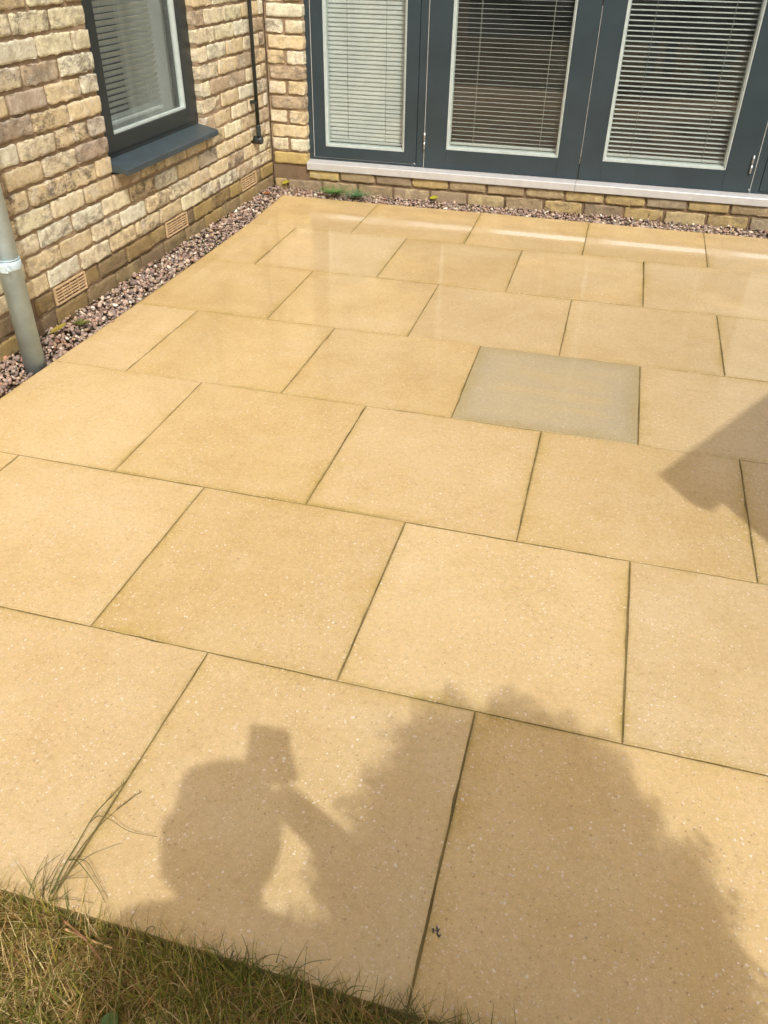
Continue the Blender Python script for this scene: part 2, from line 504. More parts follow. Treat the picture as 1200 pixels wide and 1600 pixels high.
lw = MB()
nx, ny = 60, 50
vs, fs = [], []
for j in range(ny + 1):
    for i in range(nx + 1):
        x = -7 + 16 * i / nx
        y = -9.0 + 9.0 * (j / ny) ** 0.6
        y = min(y, -0.012)
        vs.append((x, y, -0.022 + 0.008 * math.sin(3 * x + 1) * math.sin(4 * y) + random.uniform(-0.006, 0.006)))
for j in range(ny):
    for i in range(nx):
        a = j * (nx + 1) + i
        fs.append((a, a + 1, a + nx + 2, a + nx + 1))
lw.poly(vs, fs, True)


def lawn_mat():
    t = NT('lawn_soil')
    p = t.pos()
    n1 = t.noise(p, 6, 5, 0.7)
    n2 = t.noise(p, 90, 4, 0.7)
    col = t.ramp(n1, [(0.3, (0.13, 0.10, 0.03)), (0.55, (0.20, 0.135, 0.05)), (0.75, (0.26, 0.175, 0.075))])
    col = t.mix(0.6, col, t.ramp(n2, [(0.3, (0.4, 0.4, 0.4)), (0.7, (1.1, 1.1, 1.1))]), 'MULTIPLY')
    return t.set(col, 0.95, t.bump(n2, 0.8, 0.01), 0, 0.1)


tag(lw.build('lawn_ground', lawn_mat()), 'earth under the rough lawn at the near edge of the patio', 'ground', kind='structure')

# ------------------------------------------------------------------ patio
patio = empty('patio', (0, 0, 0))
tag(patio, 'patio of square buff textured slabs laid in half bond', 'patio', kind='structure')
bed = MB()
bed.box(-1.035, 3.02, 0.006, 4.238, -0.06, -0.0022)
bed.build('joint_sand', M_JOINT, patio)

ROWY = [0.008, 0.606, 1.207, 1.815, 2.415, 3.028, 3.650, 4.241]
LEFT = [-1.06, -1.05, -1.045, -1.04, -1.03, -1.03, -1.035, -1.075]
JOINTS = {
    1: [(-1.05, -1.05), (-0.443, -0.443), (0.160, 0.164), (0.773, 0.770), (1.375, 1.375), (1.98, 1.98), (2.585, 2.585)],
    2: [(-1.045, -1.045), (-0.753, -0.754), (-0.134, -0.134), (0.467, 0.468), (1.069, 1.069), (1.675, 1.675), (2.28, 2.28)],
    3: [(-1.045, -1.035), (-0.428, -0.436), (0.177, 0.176), (0.774, 0.772), (1.381, 1.384), (1.986, 1.988), (2.59, 2.59)],
    4: [(-1.035, -1.030), (-0.740, -0.748), (-0.136, -0.133), (0.472, 0.468), (1.078, 1.075), (1.683, 1.683), (2.288, 2.288)],
    5: [(-1.030, -1.028), (-0.432, -0.446), (0.171, 0.165), (0.773, 0.771), (1.379, 1.384), (1.985, 1.985), (2.59, 2.59)],
    6: [(-1.028, -1.035), (-0.747, -0.765), (-0.132, -0.142), (0.475, 0.471), (1.078, 1.073), (1.683, 1.683), (2.288, 2.288)],
    7: [(-1.035, -1.072), (-0.450, -0.467), (0.167, 0.153), (0.772, 0.769), (1.377, 1.385), (1.985, 1.985), (2.59, 2.59)],
}
GAP = 0.0015


def slab_mesh(pts, thick, ch, seed):
    """pts: near-left, near-right, far-right, far-left in local xy; a chamfered slab with slightly uneven arrises"""
    rg = random.Random(seed)
    P = [Vector((a, b, 0)) for a, b in pts]
    N = 14
    ring = []
    for k in range(4):
        a, b = P[k], P[(k + 1) % 4]
        for i in range(N):
            q = a.lerp(b, i / N)
            inward = Vector((-(b - a).y, (b - a).x, 0)).normalized()
            if i:
                q = q + inward * (abs(rg.gauss(0, 0.0007)) + (0.003 * rg.random() if rg.random() < 0.05 else 0))
            ring.append((q, inward if i else (inward + Vector((-(P[k] - P[k - 1]).y, (P[k] - P[k - 1]).x, 0)).normalized())))
    vs, fs = [], []
    n = len(ring)
    for q, w in ring: vs.append((q.x, q.y, -thick))
    for q, w in ring: vs.append((q.x, q.y, -ch))
    for q, w in ring:
        s = q + w * ch * rg.uniform(0.8, 1.2)
        vs.append((s.x, s.y, 0))
    for lv in range(2):
        for i in range(n):
            j = (i + 1) % n
            fs.append((lv * n + i, lv * n + j, (lv + 1) * n + j, (lv + 1) * n + i))
    fs.append(tuple(range(2 * n, 3 * n)))
    me = mesh_np('paving_slab', vs, fs, M_SLAB)
    return me


for row in range(1, 8):
    y0, y1 = ROWY[row - 1], ROWY[row]
    js = JOINTS[row] + [(3.02, 3.02)]
    for k in range(len(js) - 1):
        (n0, f0), (n1, f1) = js[k], js[k + 1]
        g0 = 0 if k == 0 else GAP
        gn = 0 if row == 1 else GAP
        gf = 0 if row == 7 else GAP
        c = Vector(((n0 + f0 + n1 + f1) / 4, (y0 + y1) / 2))
        pts = [(n0 + g0 - c.x, y0 + gn - c.y), (n1 - GAP - c.x, y0 + gn - c.y), (f1 - GAP - c.x, y1 - gf - c.y), (f0 + g0 - c.x, y1 - gf - c.y)]
        o = obj('paving_slab', slab_mesh(pts, 0.04, 0.0012, row * 31 + k), patio, (c.x, c.y, random.uniform(-0.0008, 0.0008)))
        o.rotation_euler = (R(random.gauss(0, 0.09)), R(random.gauss(0, 0.09)), 0)
        o['half_length'] = float((n1 + f1 - n0 - f0) / 4)
        o['half_width'] = float((y1 - y0) / 2)
        o['grey'] = 0.0
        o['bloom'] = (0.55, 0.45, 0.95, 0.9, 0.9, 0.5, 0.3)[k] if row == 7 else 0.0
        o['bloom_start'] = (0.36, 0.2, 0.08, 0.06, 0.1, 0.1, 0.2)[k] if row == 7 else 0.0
        if row == 4 and k == 3:
            o['grey'] = 1.0
            o['label'] = 'grey weathered slab among the buff ones'

# ------------------------------------------------------------------ bricks


def brick_mesh(L, H, D, seed, wild=1.0):
    """front face at y=0 facing -y; x along the wall, z up; centred on x and z"""
    rg = random.Random(seed)
    nx = max(6, int(round(L / 0.015)))
    nz = 6
    ph = [rg.uniform(0, 6.28) for _ in range(8)]
    vs, fs = [], []

    def edge(u, k):
        return wild * (0.0016 * math.sin(u * 4 + ph[k]) + 0.0012 * math.sin(u * 11 + ph[k + 1]) + rg.uniform(-0.0018, 0.0010))
    corner = [wild * rg.uniform(0.005, 0.015) for _ in range(4)]
    idx = {}
    for j in range(nz + 1):
        for i in range(nx + 1):
            u, v = i / nx * 2 - 1, j / nz * 2 - 1
            # cluster rows to the rim
            uu, vv = u, v
            if i in (1, nx - 1): uu = math.copysign(1 - 2 * 0.0022 / L, u)
            elif i in (2, nx - 2): uu = math.copysign(1 - 2 * 0.011 / L, u)
            if j in (1, nz - 1): vv = math.copysign(1 - 2 * 0.0020 / H, v)
            elif j in (2, nz - 2): vv = math.copysign(1 - 2 * 0.010 / H, v)
            x, z = uu * L / 2, vv * H / 2
            x += edge(v * 2, 0) * abs(u) ** 4 * (1 if u > 0 else -1)
            z += edge(u * 2, 3) * abs(v) ** 4 * (1 if v > 0 else -1)
            cn = corner[(1 if u > 0 else 0) + (2 if v > 0 else 0)]
            ax = max(0, abs(x) - (L / 2 - cn)); az = max(0, abs(z) - (H / 2 - cn))
            d = math.hypot(ax, az)
            if ax > 0 and az > 0 and d > cn:
                x -= math.copysign(ax * (1 - cn / d), x)
                z -= math.copysign(az * (1 - cn / d), z)
            rim = (i in (0, nx)) or (j in (0, nz))
            near = (i in (1, nx - 1)) or (j in (1, nz - 1))
            y = wild * (0.0015 * math.sin(3 * u + ph[5]) + 0.0012 * math.sin(2.2 * v + ph[6]) + rg.uniform(-0.0011, 0.0011))
            if rim: y += 0.0030 * rg.uniform(0.4, 1.7)
            elif near: y += 0.0003 * rg.uniform(0.0, 2.0)
            if (rim or near) and rg.random() < 0.10 * wild: y += 0.0035
            if rg.random() < 0.03 * wild: y += 0.003
            idx[i, j] = len(vs)
            vs.append((x, y, z))
    for j in range(nz):
        for i in range(nx):
            fs.append((idx[i, j], idx[i + 1, j], idx[i + 1, j + 1], idx[i, j + 1]))
    rim = [idx[i, 0] for i in range(nx + 1)] + [idx[nx, j] for j in range(1, nz + 1)] + [idx[i, nz] for i in range(nx - 1, -1, -1)] + [idx[0, j] for j in range(nz - 1, 0, -1)]
    b = len(vs)
    for k in rim:
        x, y, z = vs[k]
        vs.append((x, D, z))
    n = len(rim)
    for i in range(n):
        j = (i + 1) % n
        fs.append((rim[i], b + i, b + j, rim[j]))
    return vs, fs, nx * nz


BR_L, BR_H, BR_D = 0.212, 0.0655, 0.10
LIB = {}


def brick_data(L, H, damp):
    key = (round(L, 3), round(H, 3), damp)
    arr = LIB.setdefault(key, [])
    cap = 9 if L > 0.19 else 5
    if abs(L - BR_L) > 0.002 and abs(L - 0.1) > 0.003: cap = 1
    if len(arr) < cap:
        vs, fs, nfront = brick_mesh(L, H, BR_D, len(LIB) * 100 + len(arr))
        me = mesh_np('brick', vs, fs, (M_BRICK, M_BRICK_D, M_BRICK_P)[int(damp)], False)
        nxx = max(6, int(round(L / 0.015)))
        for q_, pl in enumerate(me.polygons):
            if q_ < nfront and 0 < q_ % nxx < nxx - 1 and 0 < q_ // nxx < 5: pl.use_smooth = True
        arr.append(me)
        return me
    return random.choice(arr)


def put_brick(parent, u0, u1, z0, z1, damp, axis, face):
    """axis 'y': wall facing +x at x=face running along y; axis 'x': wall facing -y at y=face running along x"""
    L, H = u1 - u0, z1 - z0
    me = brick_data(L, H, damp)
    jit = random.gauss(0, 0.0022)
    uc, zc = (u0 + u1) / 2, (z0 + z1) / 2
    dz = random.gauss(0, 0.0012)
    tilt = random.gauss(0, 0.006)
    if axis == 'y':
        o = obj('brick', me, parent, (face + jit, uc, zc + dz), (tilt, 0, R(90)))
        o.rotation_euler = (0, tilt, R(90)) if False else (0, 0, R(90))
    else:
        o = obj('brick', me, parent, (uc, face - jit, zc + dz), (0, tilt * 0.5, 0))
    return o


JT = 0.0125     # mortar joint
XW, YW = -1.19, 4.40
ZTOP = 1.62
# ---- left wall
wall_l = empty('brick_wall', (XW, 2.6, 0))
wall_l.location = (0, 0, 0)
tag(wall_l, 'buff brick house wall on the left with the small window, air bricks and grey downpipe', 'wall')
P0, PIT = 0.004, 0.0768
WIN = (2.652, 3.558, 0.455)     # opening y0, y1, bottom
VENTS = [(2.105, 2.320), (3.027, 3.245), (3.930, 4.142)]
Y_START, Y_END = 0.72, 4.395


def course(u_start, u_end, phase, pitch=0.2245):
    k = math.ceil((u_start - phase) / pitch - 1e-6)
    cuts = [u_start]
    u = phase + k * pitch
    while u < u_end - 0.03:
        if u > u_start + 0.03: cuts.append(u)
        u += pitch
    cuts.append(u_end)
    return cuts


stuff_v, stuff_f = [], []


def stuff_brick(u0, u1, z0, z1, axis, face):
    pass


wall_count = 0
k = -1
while True:
    zb = P0 + k * PIT
    zt = zb + PIT
    if zb > ZTOP: break
    phase = 2.085 if k % 2 == 0 else 2.1975
    damp = k <= 1
    spans = []
    if zt > WIN[2] + 0.03 and True:
        spans = [(Y_START, WIN[0], 0, 1), (WIN[1], Y_END, 1, 0)]
    else:
        spans = [(Y_START, Y_END, 0, 0)]
    for (a, b, ja, jb) in spans:
        cuts = course(a, b, phase)
        if k == 1:
            cs = []
            for va, vb in VENTS:
                cuts = [c for c in cuts if not (va - 0.07 < c < vb + 0.07)] + [va - 0.006, vb + 0.006]
                cuts += [va - 0.118] if va > 2.2 else [va - 0.118]
                cuts += [vb + 0.112] if vb < 4.0 else []
            cuts = sorted(cuts)
            cl = [cuts[0]]
            for c in cuts[1:]:
                if c - cl[-1] > 0.045: cl.append(c)
            cuts = cl
        for c0, c1 in zip(cuts[:-1], cuts[1:]):
            if k == 1 and any(abs((c0 + c1) / 2 - (va + vb) / 2) < 0.05 for va, vb in VENTS):
                continue
            u0 = c0 + (0 if (c0 == a and ja) else JT / 2)
            u1 = c1 - (0 if (c1 == b and jb) else JT / 2)
            L = u1 - u0
            if abs(L - BR_L) < 0.006:
                mid = (u0 + u1) / 2; u0, u1 = mid - BR_L / 2, mid + BR_L / 2
            put_brick(wall_l, u0, u1, zb + JT / 2, zt - JT / 2, damp, 'y', XW)
            wall_count += 1
    k += 1

mo = MB()
zsplit = P0 + 2 * PIT
MX = XW - 0.0088
mo.box(MX - 0.22, MX, Y_START - 0.05, WIN[0] - 0.004, zsplit, 3.0)
mo.box(MX - 0.22, MX, WIN[1] + 0.004, YW + 0.25, zsplit, 3.0)
mo.box(MX - 0.22, MX, WIN[0] - 0.004, WIN[1] + 0.004, zsplit, WIN[2] - 0.001)
mo.box(MX - 0.22, MX, WIN[0] - 0.004, WIN[1] + 0.004, 1.86, 3.0)
mo.box(MX - 0.22, MX, -2.0, Y_START - 0.05, -0.3, 3.0)
mo.build('mortar', M_MORTAR, wall_l)
mo = MB()
vd = [Y_START - 0.05] + [q for v in VENTS for q in v] + [YW + 0.25]
mo.box(MX - 0.22, MX, Y_START - 0.05, YW + 0.25, -0.3, P0 + PIT + 0.002)
for i in range(0, len(vd), 2):
    mo.box(MX - 0.22, MX, vd[i], vd[i + 1], P0 + PIT + 0.002, zsplit)
mo.build('damp_mortar', M_MORTAR_D, wall_l)

# air bricks, each with its louvre slots
for va, vb in VENTS:
    z0, z1 = P0 + PIT + 0.004, zsplit - 0.003
    f = MB()
    W, H = vb - va, z1 - z0
    X0, X1 = XW - 0.03, XW - 0.001
    t = 0.006
    f.box(X0, X1, va, vb, z0, z0 + t, 0.0008); f.box(X0, X1, va, vb, z1 - t, z1, 0.0008)
    f.box(X0, X1, va, va + t, z0 + t, z1 - t); f.box(X0, X1, vb - t, vb, z0 + t, z1 - t)
    rows = 5
    hh = (H - 2 * t) / rows
    for i in range(1, rows):
        zc = z0 + t + hh * i
        f.box(X0, X1 - 0.0012, va + t, vb - t, zc - 0.0026, zc + 0.0026, 0.0005)
    for i in range(1, 4):
        yc = va + W * i / 4
        for j in range(rows):
            zc = z0 + t + hh * j
            f.box(X0, X1 - 0.0022, yc - 0.003, yc + 0.003, zc + 0.0032, zc + hh - 0.0032)
    ab = f.build('air_brick', M_VENT, wall_l)
    b = MB(); b.box(X0 - 0.02, X0 + 0.004, va, vb, z0, z1)
    b.build('vent_void', M_VOID, ab)

# ---- rear wall: pier beside the doors and the plinth under them
wall_r = empty('brick_wall', (0, 0, 0))
tag(wall_r, 'brick pier in the corner and low brick plinth under the glazed doors', 'wall')
P1, PIT1 = -0.014, 0.0772
DL = -0.962           # left edge of the door opening
k = 0
while P1 + k * PIT1 < ZTOP:
    zb = P1 + k * PIT1; zt = zb + PIT1
    k += 1
    if k <= 2: continue
    full = (k % 2 == 1)
    damp = 2 if k == 3 else 0
    if full:
        put_brick(wall_r, XW + 0.016, DL, zb + JT / 2, zt - JT / 2, damp, 'x', YW)
    else:
        put_brick(wall_r, XW + 0.006, XW + 0.109, zb + JT / 2, zt - JT / 2, damp, 'x', YW)
        put_brick(wall_r, DL - 0.103, DL, zb + JT / 2, zt - JT / 2, damp, 'x', YW)
# plinth
for j, (zb, zt, ph) in enumerate(((P1 - PIT1, P1, 0.603), (P1, P1 + PIT1, 0.717), (P1 + PIT1, 0.1225, 0.603))):
    cuts = course(XW + 0.004 if j < 2 else DL + 0.004, 3.2, ph, 0.2268)
    for c0, c1 in zip(cuts[:-1], cuts[1:]):
        u0, u1 = c0 + JT / 2, c1 - JT / 2
        if abs(u1 - u0 - 0.214) < 0.006:
            mid = (u0 + u1) / 2; u0, u1 = mid - 0.107, mid + 0.107
        put_brick(wall_r, u0, u1, zb + JT / 2, zt - (JT / 2 if j < 2 else 0.003), 2, 'x', YW)
mo = MB()
MY = YW + 0.0085
mo.box(XW + 0.002, DL - 0.004, MY, MY + 0.22, P1 + 3 * PIT1, 3.0)
mo.box(XW - 0.2, 3.6, MY, MY + 0.22, 2.14, 3.0)
mo.box(2.64, 3.6, MY, MY + 0.22, 0.13, 2.14)
mo.build('mortar', M_MORTAR, wall_r)
mo = MB()
mo.box(XW + 0.002, 3.6, MY, MY + 0.22, -0.3, 0.128)
mo.box(XW + 0.002, DL - 0.004, MY, MY + 0.22, 0.128, P1 + 3 * PIT1)
mo.build('damp_mortar', M_MORTAR_D, wall_r)

# ------------------------------------------------------------------ glazed doors
YF = 4.452      # front of the outer frame
HEAD = 2.10


def ring(mb, x0, x1, z0, z1, w, y0, y1, wl=None, wr=None, wb=None, wt=None, bev=0.0):
    wl = w if wl is None else wl; wr = w if wr is None else wr; wb = w if wb is None else wb; wt = w if wt is None else wt
    mb.box(x0, x0 + wl, y0, y1, z0, z1, bev)
    mb.box(x1 - wr, x1, y0, y1, z0, z1, bev)
    mb.box(x0 + wl, x1 - wr, y0 + 0.0004, y1, z0, z0 + wb, 0)
    mb.box(x0 + wl, x1 - wr, y0 + 0.0004, y1, z1 - wt, z1, 0)


dfr = empty('door_frame', (0, 0, 0))
tag(dfr, 'slate grey outer frame holding the glazed doors above a silver sill', 'door frame')
q = MB(); q.box(-0.967, -0.932, YF, YF + 0.075, 0.172, HEAD, 0.001); q.build('jamb', M_FRAME, dfr)
q = MB(); q.box(2.60, 2.64, YF, YF + 0.075, 0.172, HEAD, 0.001); q.build('jamb', M_FRAME, dfr)
q = MB(); q.box(-0.292, -0.246, YF, YF + 0.075, 0.172, HEAD, 0.001); q.build('mullion', M_FRAME, dfr)
q = MB(); q.box(1.590, 1.636, YF, YF + 0.075, 0.172, HEAD, 0.001); q.build('mullion', M_FRAME, dfr)
q = MB(); q.box(-0.967, 2.64, YF, YF + 0.075, HEAD, HEAD + 0.04); q.build('head_rail', M_FRAME, dfr)
q = MB()
q.box(-0.931, -0.293, YF + 0.001, YF + 0.075, 0.172, 0.188, 0.001)
q.box(1.637, 2.599, YF + 0.001, YF + 0.075, 0.172, 0.188, 0.001)
q.box(-0.245, 1.589, YF + 0.006, YF + 0.075, 0.150, 0.1735)
q.build('bottom_rail', M_FRAME, dfr)
# silver sill in two lengths, rounded nose
for a, b in ((-0.961, 0.6545), (0.6565, 3.2)):
    s = MB()
    prof = [(4.399, 0.1225), (4.388, 0.1235), (4.3865, 0.127), (4.3875, 0.161), (4.391, 0.1650), (YF + 0.004, 0.1735), (YF + 0.004, 0.150), (4.399, 0.150)]
    n = len(prof)
    vs = [(a, y, z) for y, z in prof] + [(b, y, z) for y, z in prof]
    fs = [(i, (i + 1) % n, n + (i + 1) % n, n + i) for i in range(n)] + [tuple(range(n - 1, -1, -1)), tuple(range(n, 2 * n))]
    s.poly(vs, fs)
    s.build('door_sill', M_ALU, dfr)
# pale seals and gaps on the outer frame
q = MB()
q.box(-0.2475, -0.2445, YF - 0.003, YF + 0.01, 0.176, HEAD)
q.box(1.5895, 1.5925, YF - 0.003, YF + 0.01, 0.176, HEAD)
q.build('seal_strip', M_SEAL, dfr)


def beads(parent, x0, x1, z0, z1, yf):
    """two stepped pale beads and the pane set in a leaf's opening"""
    b = MB()
    ring(b, x0 + 0.0005, x1 - 0.0005, z0 + 0.0005, z1 - 0.0005, 0.0075, yf + 0.004, yf + 0.03, bev=0.0012)
    b.build('glazing_bead', M_BEAD, parent)
    b = MB()
    ring(b, x0 + 0.0085, x1 - 0.0085, z0 + 0.0085, z1 - 0.0085, 0.006, yf + 0.011, yf + 0.03, bev=0.0012)
    b.build('glazing_bead', M_BEAD, parent)
    g = MB(); g.box(x0 + 0.012, x1 - 0.012, yf + 0.022, yf + 0.026, z0 + 0.012, z1 - 0.012)
    g.build('pane', M_GLASS, parent)
    b = MB()
    ring(b, x0 + 0.013, x1 - 0.013, z0 + 0.013, z1 - 0.013, 0.006, yf + 0.0285, yf + 0.044)
    b.build('spacer_bar', M_BEAD, parent)


def leaf(name, label, cat, x0, x1, z0, gx0, gx1, gz0, hinge_x=None, group=None, yf=None):
    yf = YF - 0.004 if yf is None else yf
    o = empty(name, ((x0 + x1) / 2, yf, z0))
    tag(o, label, cat, group)
    off = Vector(o.location)
    gz1 = HEAD - 0.11
    parts = []

    def add(mb, nm, mat):
        p = mb.build(nm, mat, o)
        p.location = -off
        return p
    for a, b in ((x0, gx0), (gx1, x1)):
        s = MB(); s.box(a, b, yf, yf + 0.06, z0, HEAD - 0.003, 0.0015); add(s, 'stile', M_FRAME)
    for a, b in ((z0, gz0), (gz1, HEAD - 0.003)):
        s = MB(); s.box(gx0 + 0.0003, gx1 - 0.0003, yf + 0.0003, yf + 0.06, a, b, 0.0008); add(s, 'rail', M_FRAME)
    n0 = len(o.children)
    beads(o, gx0, gx1, gz0, gz1, yf)
    for c in o.children:
        c.location = -off
    if hinge_x is not None:
        for zc in (0.322, 1.85):
            h = MB()
            h.tube([(hinge_x, yf - 0.007, zc - 0.046), (hinge_x, yf - 0.007, zc - 0.003)], 0.0062, 12)
            h.tube([(hinge_x, yf - 0.007, zc + 0.0), (hinge_x, yf - 0.007, zc + 0.046)], 0.0062, 12)
            h.box(hinge_x - 0.004, hinge_x + 0.004, yf - 0.007, yf + 0.004, zc - 0.04, zc + 0.04)
            add(h, 'hinge', M_STEEL)
    return o, add


sl, a_ = leaf('side_window', 'narrow glazed side panel at the left end with its blind closed', 'window', -0.9295, -0.2945, 0.189, -0.858, -0.367, 0.251)
q = MB(); q.box(-0.9320, -0.9288, YF - 0.0055, YF + 0.01, 0.19, HEAD); q.box(-0.9288, -0.2945, YF - 0.001, YF + 0.01, 0.1865, 0.1895)
a_(q, 'seal_strip', M_SEAL)
q = MB(); q.tube([(-0.302, YF - 0.0055, 0.1925), (-0.302, YF - 0.003, 0.1925)], 0.004, 8); a_(q, 'screw_cap', M_BEAD)
l1, a1 = leaf('glazed_door', 'glazed door beside the narrow panel, its blind slats opened flat', 'door', -0.2435, 0.6575, 0.1755, -0.115, 0.535, 0.281, hinge_x=-0.2445)
l2, a2 = leaf('glazed_door', 'glazed door with thick white blind slats tilted half open', 'door', 0.6625, 1.5885, 0.1755, 0.783, 1.442, 0.281, hinge_x=1.567)
q = MB(); q.box(0.6575, 0.6625, YF - 0.0005, YF + 0.03, 0.178, HEAD); a1(q, 'seal_strip', M_VOID)
q = MB(); q.box(0.6600, 0.6622, YF - 0.0050, YF - 0.0005, 0.30, 1.02); a1(q, 'edge_trim', M_SEAL)
q = MB(); q.box(0.6582, 0.6610, YF - 0.0052, YF - 0.001, 0.26, 0.335); a1(q, 'shoot_bolt', M_STEEL)
q = MB(); q.tube([(1.585, YF - 0.0055, 0.1925), (1.585, YF - 0.003, 0.1925)], 0.0035, 8); a2(q, 'screw_cap', M_BEAD)
sr, a_ = leaf('side_window', 'glazed side panel at the right end, mostly cut off by the picture edge', 'window', 1.6385, 2.598, 0.189, 1.72, 2.52, 0.251)


def blind(label, x0, x1, z0, z1, y, tilt, pitch=0.0225, cords=(0.25, 0.75), axis='x', cord_mat=None, slat_w=0.025, rail=True, group='white venetian blinds behind the glass'):
    """axis 'x': hangs in the plane y=const; axis 'y': hangs in the plane x=-y const (left window)"""
    rz = 0 if axis == 'x' else R(90)
    loc = ((x0 + x1) / 2, y, z0) if axis == 'x' else (y, (x0 + x1) / 2, z0)
    o = empty('venetian_blind', loc, rz)
    tag(o, label, 'blind', group)
    L = x1 - x0
    # curved slat section, thin but solid
    sec = []
    nseg = 4
    for i in range(nseg + 1):
        u = i / nseg * 2 - 1
        sec.append((u * slat_w / 2, 0.0016 * (1 - u * u)))
    low = [(a, b - 0.0006) for a, b in sec][::-1]
    pr = sec + low
    ct, st = math.cos(tilt), math.sin(tilt)
    pr = [(a * ct - b * st, a * st + b * ct) for a, b in pr]
    n = len(pr)
    vs = [(-L / 2, a, b) for a, b in pr] + [(L / 2, a, b) for a, b in pr]
    fs = [(i, (i + 1) % n, n + (i + 1) % n, n + i) for i in range(n)] + [tuple(range(n - 1, -1, -1)), tuple(range(n, 2 * n))]
    me = mesh_np('slat', vs, fs, M_SLAT)
    z = 0.034
    while z < z1 - z0 - 0.05:
        obj('slat', me, o, (0, random.uniform(-0.0004, 0.0004), z))
        z += pitch
    r = MB(); r.box(-L / 2, L / 2, -0.012, 0.012, 0.004, 0.018, 0.003); r.build('bottom_rail', M_SLAT, o)
    r = MB(); r.box(-L / 2, L / 2, -0.016, 0.016, z1 - z0 - 0.045, z1 - z0, 0.002); r.build('head_rail', M_SLAT, o)
    for c in cords:
        xx = -L / 2 + L * c
        cd = MB()
        for yy in (-slat_w / 2 * abs(ct) - 0.0016, slat_w / 2 * abs(ct) + 0.0016):
            cd.tube([(xx, yy, 0.01), (xx, yy, z1 - z0 - 0.02)], 0.0011, 5)
        cd.build('ladder_cord', cord_mat or M_CORD, o)
    return o


YB = YF + 0.058
blind('closed pale blind behind the narrow panel at the left end', -0.845, -0.383, 0.268, HEAD - 0.12, YB, R(70), slat_w=0.0265, cord_mat=M_CORD_D)
blind('blind with thin flat open slats behind the left of the two doors', -0.098, 0.518, 0.298, HEAD - 0.12, YB, R(-6.0), cords=(0.21, 0.84))
blind('blind with broad white tilted slats behind the right of the two doors', 0.800, 1.425, 0.298, HEAD - 0.12, YB, R(11), pitch=0.0232, cords=(0.21, 0.82), cord_mat=M_CORD_D)
blind('closed blind behind the side panel at the right end', 1.735, 2.505, 0.268, HEAD - 0.12, YB, R(70), slat_w=0.0265, cord_mat=M_CORD_D)

# ------------------------------------------------------------------ left window
XF = -1.232
win = empty('window', (0, 0, 0))
tag(win, 'dark grey framed window in the left brick wall with a jutting sill', 'window')


def ringy(mb, y0, y1, z0, z1, wl, wr, wb, wt, x0, x1, bev=0.0):
    mb.box(x0, x1, y0, y0 + wl, z0, z1, bev)
    mb.box(x0, x1, y1 - wr, y1, z0, z1, bev)
    mb.box(x0, x1 - 0.0004, y0 + wl, y1 - wr, z0, z0 + wb)
    mb.box(x0, x1 - 0.0004, y0 + wl, y1 - wr, z1 - wt, z1)


WT = 1.85
q = MB(); ringy(q, 2.640, 3.562, 0.495, WT, 0.045, 0.040, 0.034, 0.045, XF - 0.07, XF, 0.001); q.build('frame', M_FRAME2, win)
q = MB(); ringy(q, 2.682, 3.524, 0.5285, WT - 0.044, 0.085, 0.074, 0.063, 0.07, XF - 0.064, XF + 0.004, 0.0015); q.build('sash', M_FRAME2, win)
q = MB(); ringy(q, 2.768, 3.449, 0.5925, WT - 0.115, 0.009, 0.012, 0.008, 0.010, XF - 0.03, XF - 0.003, 0.001); q.build('glazing_bead', M_BEAD, win)
q = MB(); q.box(XF - 0.026, XF - 0.022, 2.772, 3.444, 0.596, WT - 0.12); q.build('pane', M_GLASS, win)
s = MB()
prof = [(XF - 0.03, 0.497), (XF + 0.002, 0.5075), (-1.126, 0.485), (-1.122, 0.481), (-1.122, 0.460), (-1.128, 0.459), (-1.130, 0.468), (XF - 0.03, 0.474)]
n = len(prof)
A, B = 2.648, 3.552
vs = [(x, A, z) for x, z in prof] + [(x, B, z) for x, z in prof]
fs = [(i, (i + 1) % n, n + (i + 1) % n, n + i) for i in range(n)] + [tuple(range(n)), tuple(range(2 * n - 1, n - 1, -1))]
s.poly(vs, fs)
s.build('window_sill', M_SILL, win)
blind('blind behind the small window in the left wall', 2.74, 3.355, 0.60, WT - 0.02, -1.315, R(-57), pitch=0.0235, cords=(0.2, 0.5, 0.8), axis='y', group='white venetian blinds behind the glass')
# plastered reveal and the rooms inside
rm = MB()
rm.box(-1.60, -1.306, 3.53, 3.60, 0.3, 1.9); rm.box(-1.60, -1.306, 2.55, 2.64, 0.3, 1.9); rm.box(-1.60, -1.306, 2.641, 3.529, 0.42, 0.545)
tag(rm.build('window_reveal', M_ROOMWALL), 'pale plaster reveal inside the left window', 'reveal', kind='structure')
rm = MB()
rm.box(-3.6, -3.5, 0.5, 4.3, 0, 2.6); rm.box(-3.5, -1.62, 0.5, 0.6, 0, 2.6); rm.box(-3.5, -1.62, 4.2, 4.3, 0, 2.6)
rm.box(-3.5, -1.42, 0.6, 4.2, 2.5, 2.6); rm.box(-3.5, -1.42, 0.6, 4.2, -0.02, 0.05)
tag(rm.build('side_room_walls', M_ROOMWALL), 'pale walls of the dim room behind the left window', 'walls', kind='structure')
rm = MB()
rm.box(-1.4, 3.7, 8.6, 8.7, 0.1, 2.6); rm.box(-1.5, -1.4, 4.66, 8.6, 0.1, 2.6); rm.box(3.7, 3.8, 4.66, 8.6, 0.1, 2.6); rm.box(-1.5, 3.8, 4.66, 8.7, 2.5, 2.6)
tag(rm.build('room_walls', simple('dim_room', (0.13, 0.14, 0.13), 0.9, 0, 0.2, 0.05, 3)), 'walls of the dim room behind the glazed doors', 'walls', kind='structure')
rm = MB(); rm.box(-1.4, 3.7, 4.535, 8.6, 0.08, 0.16)
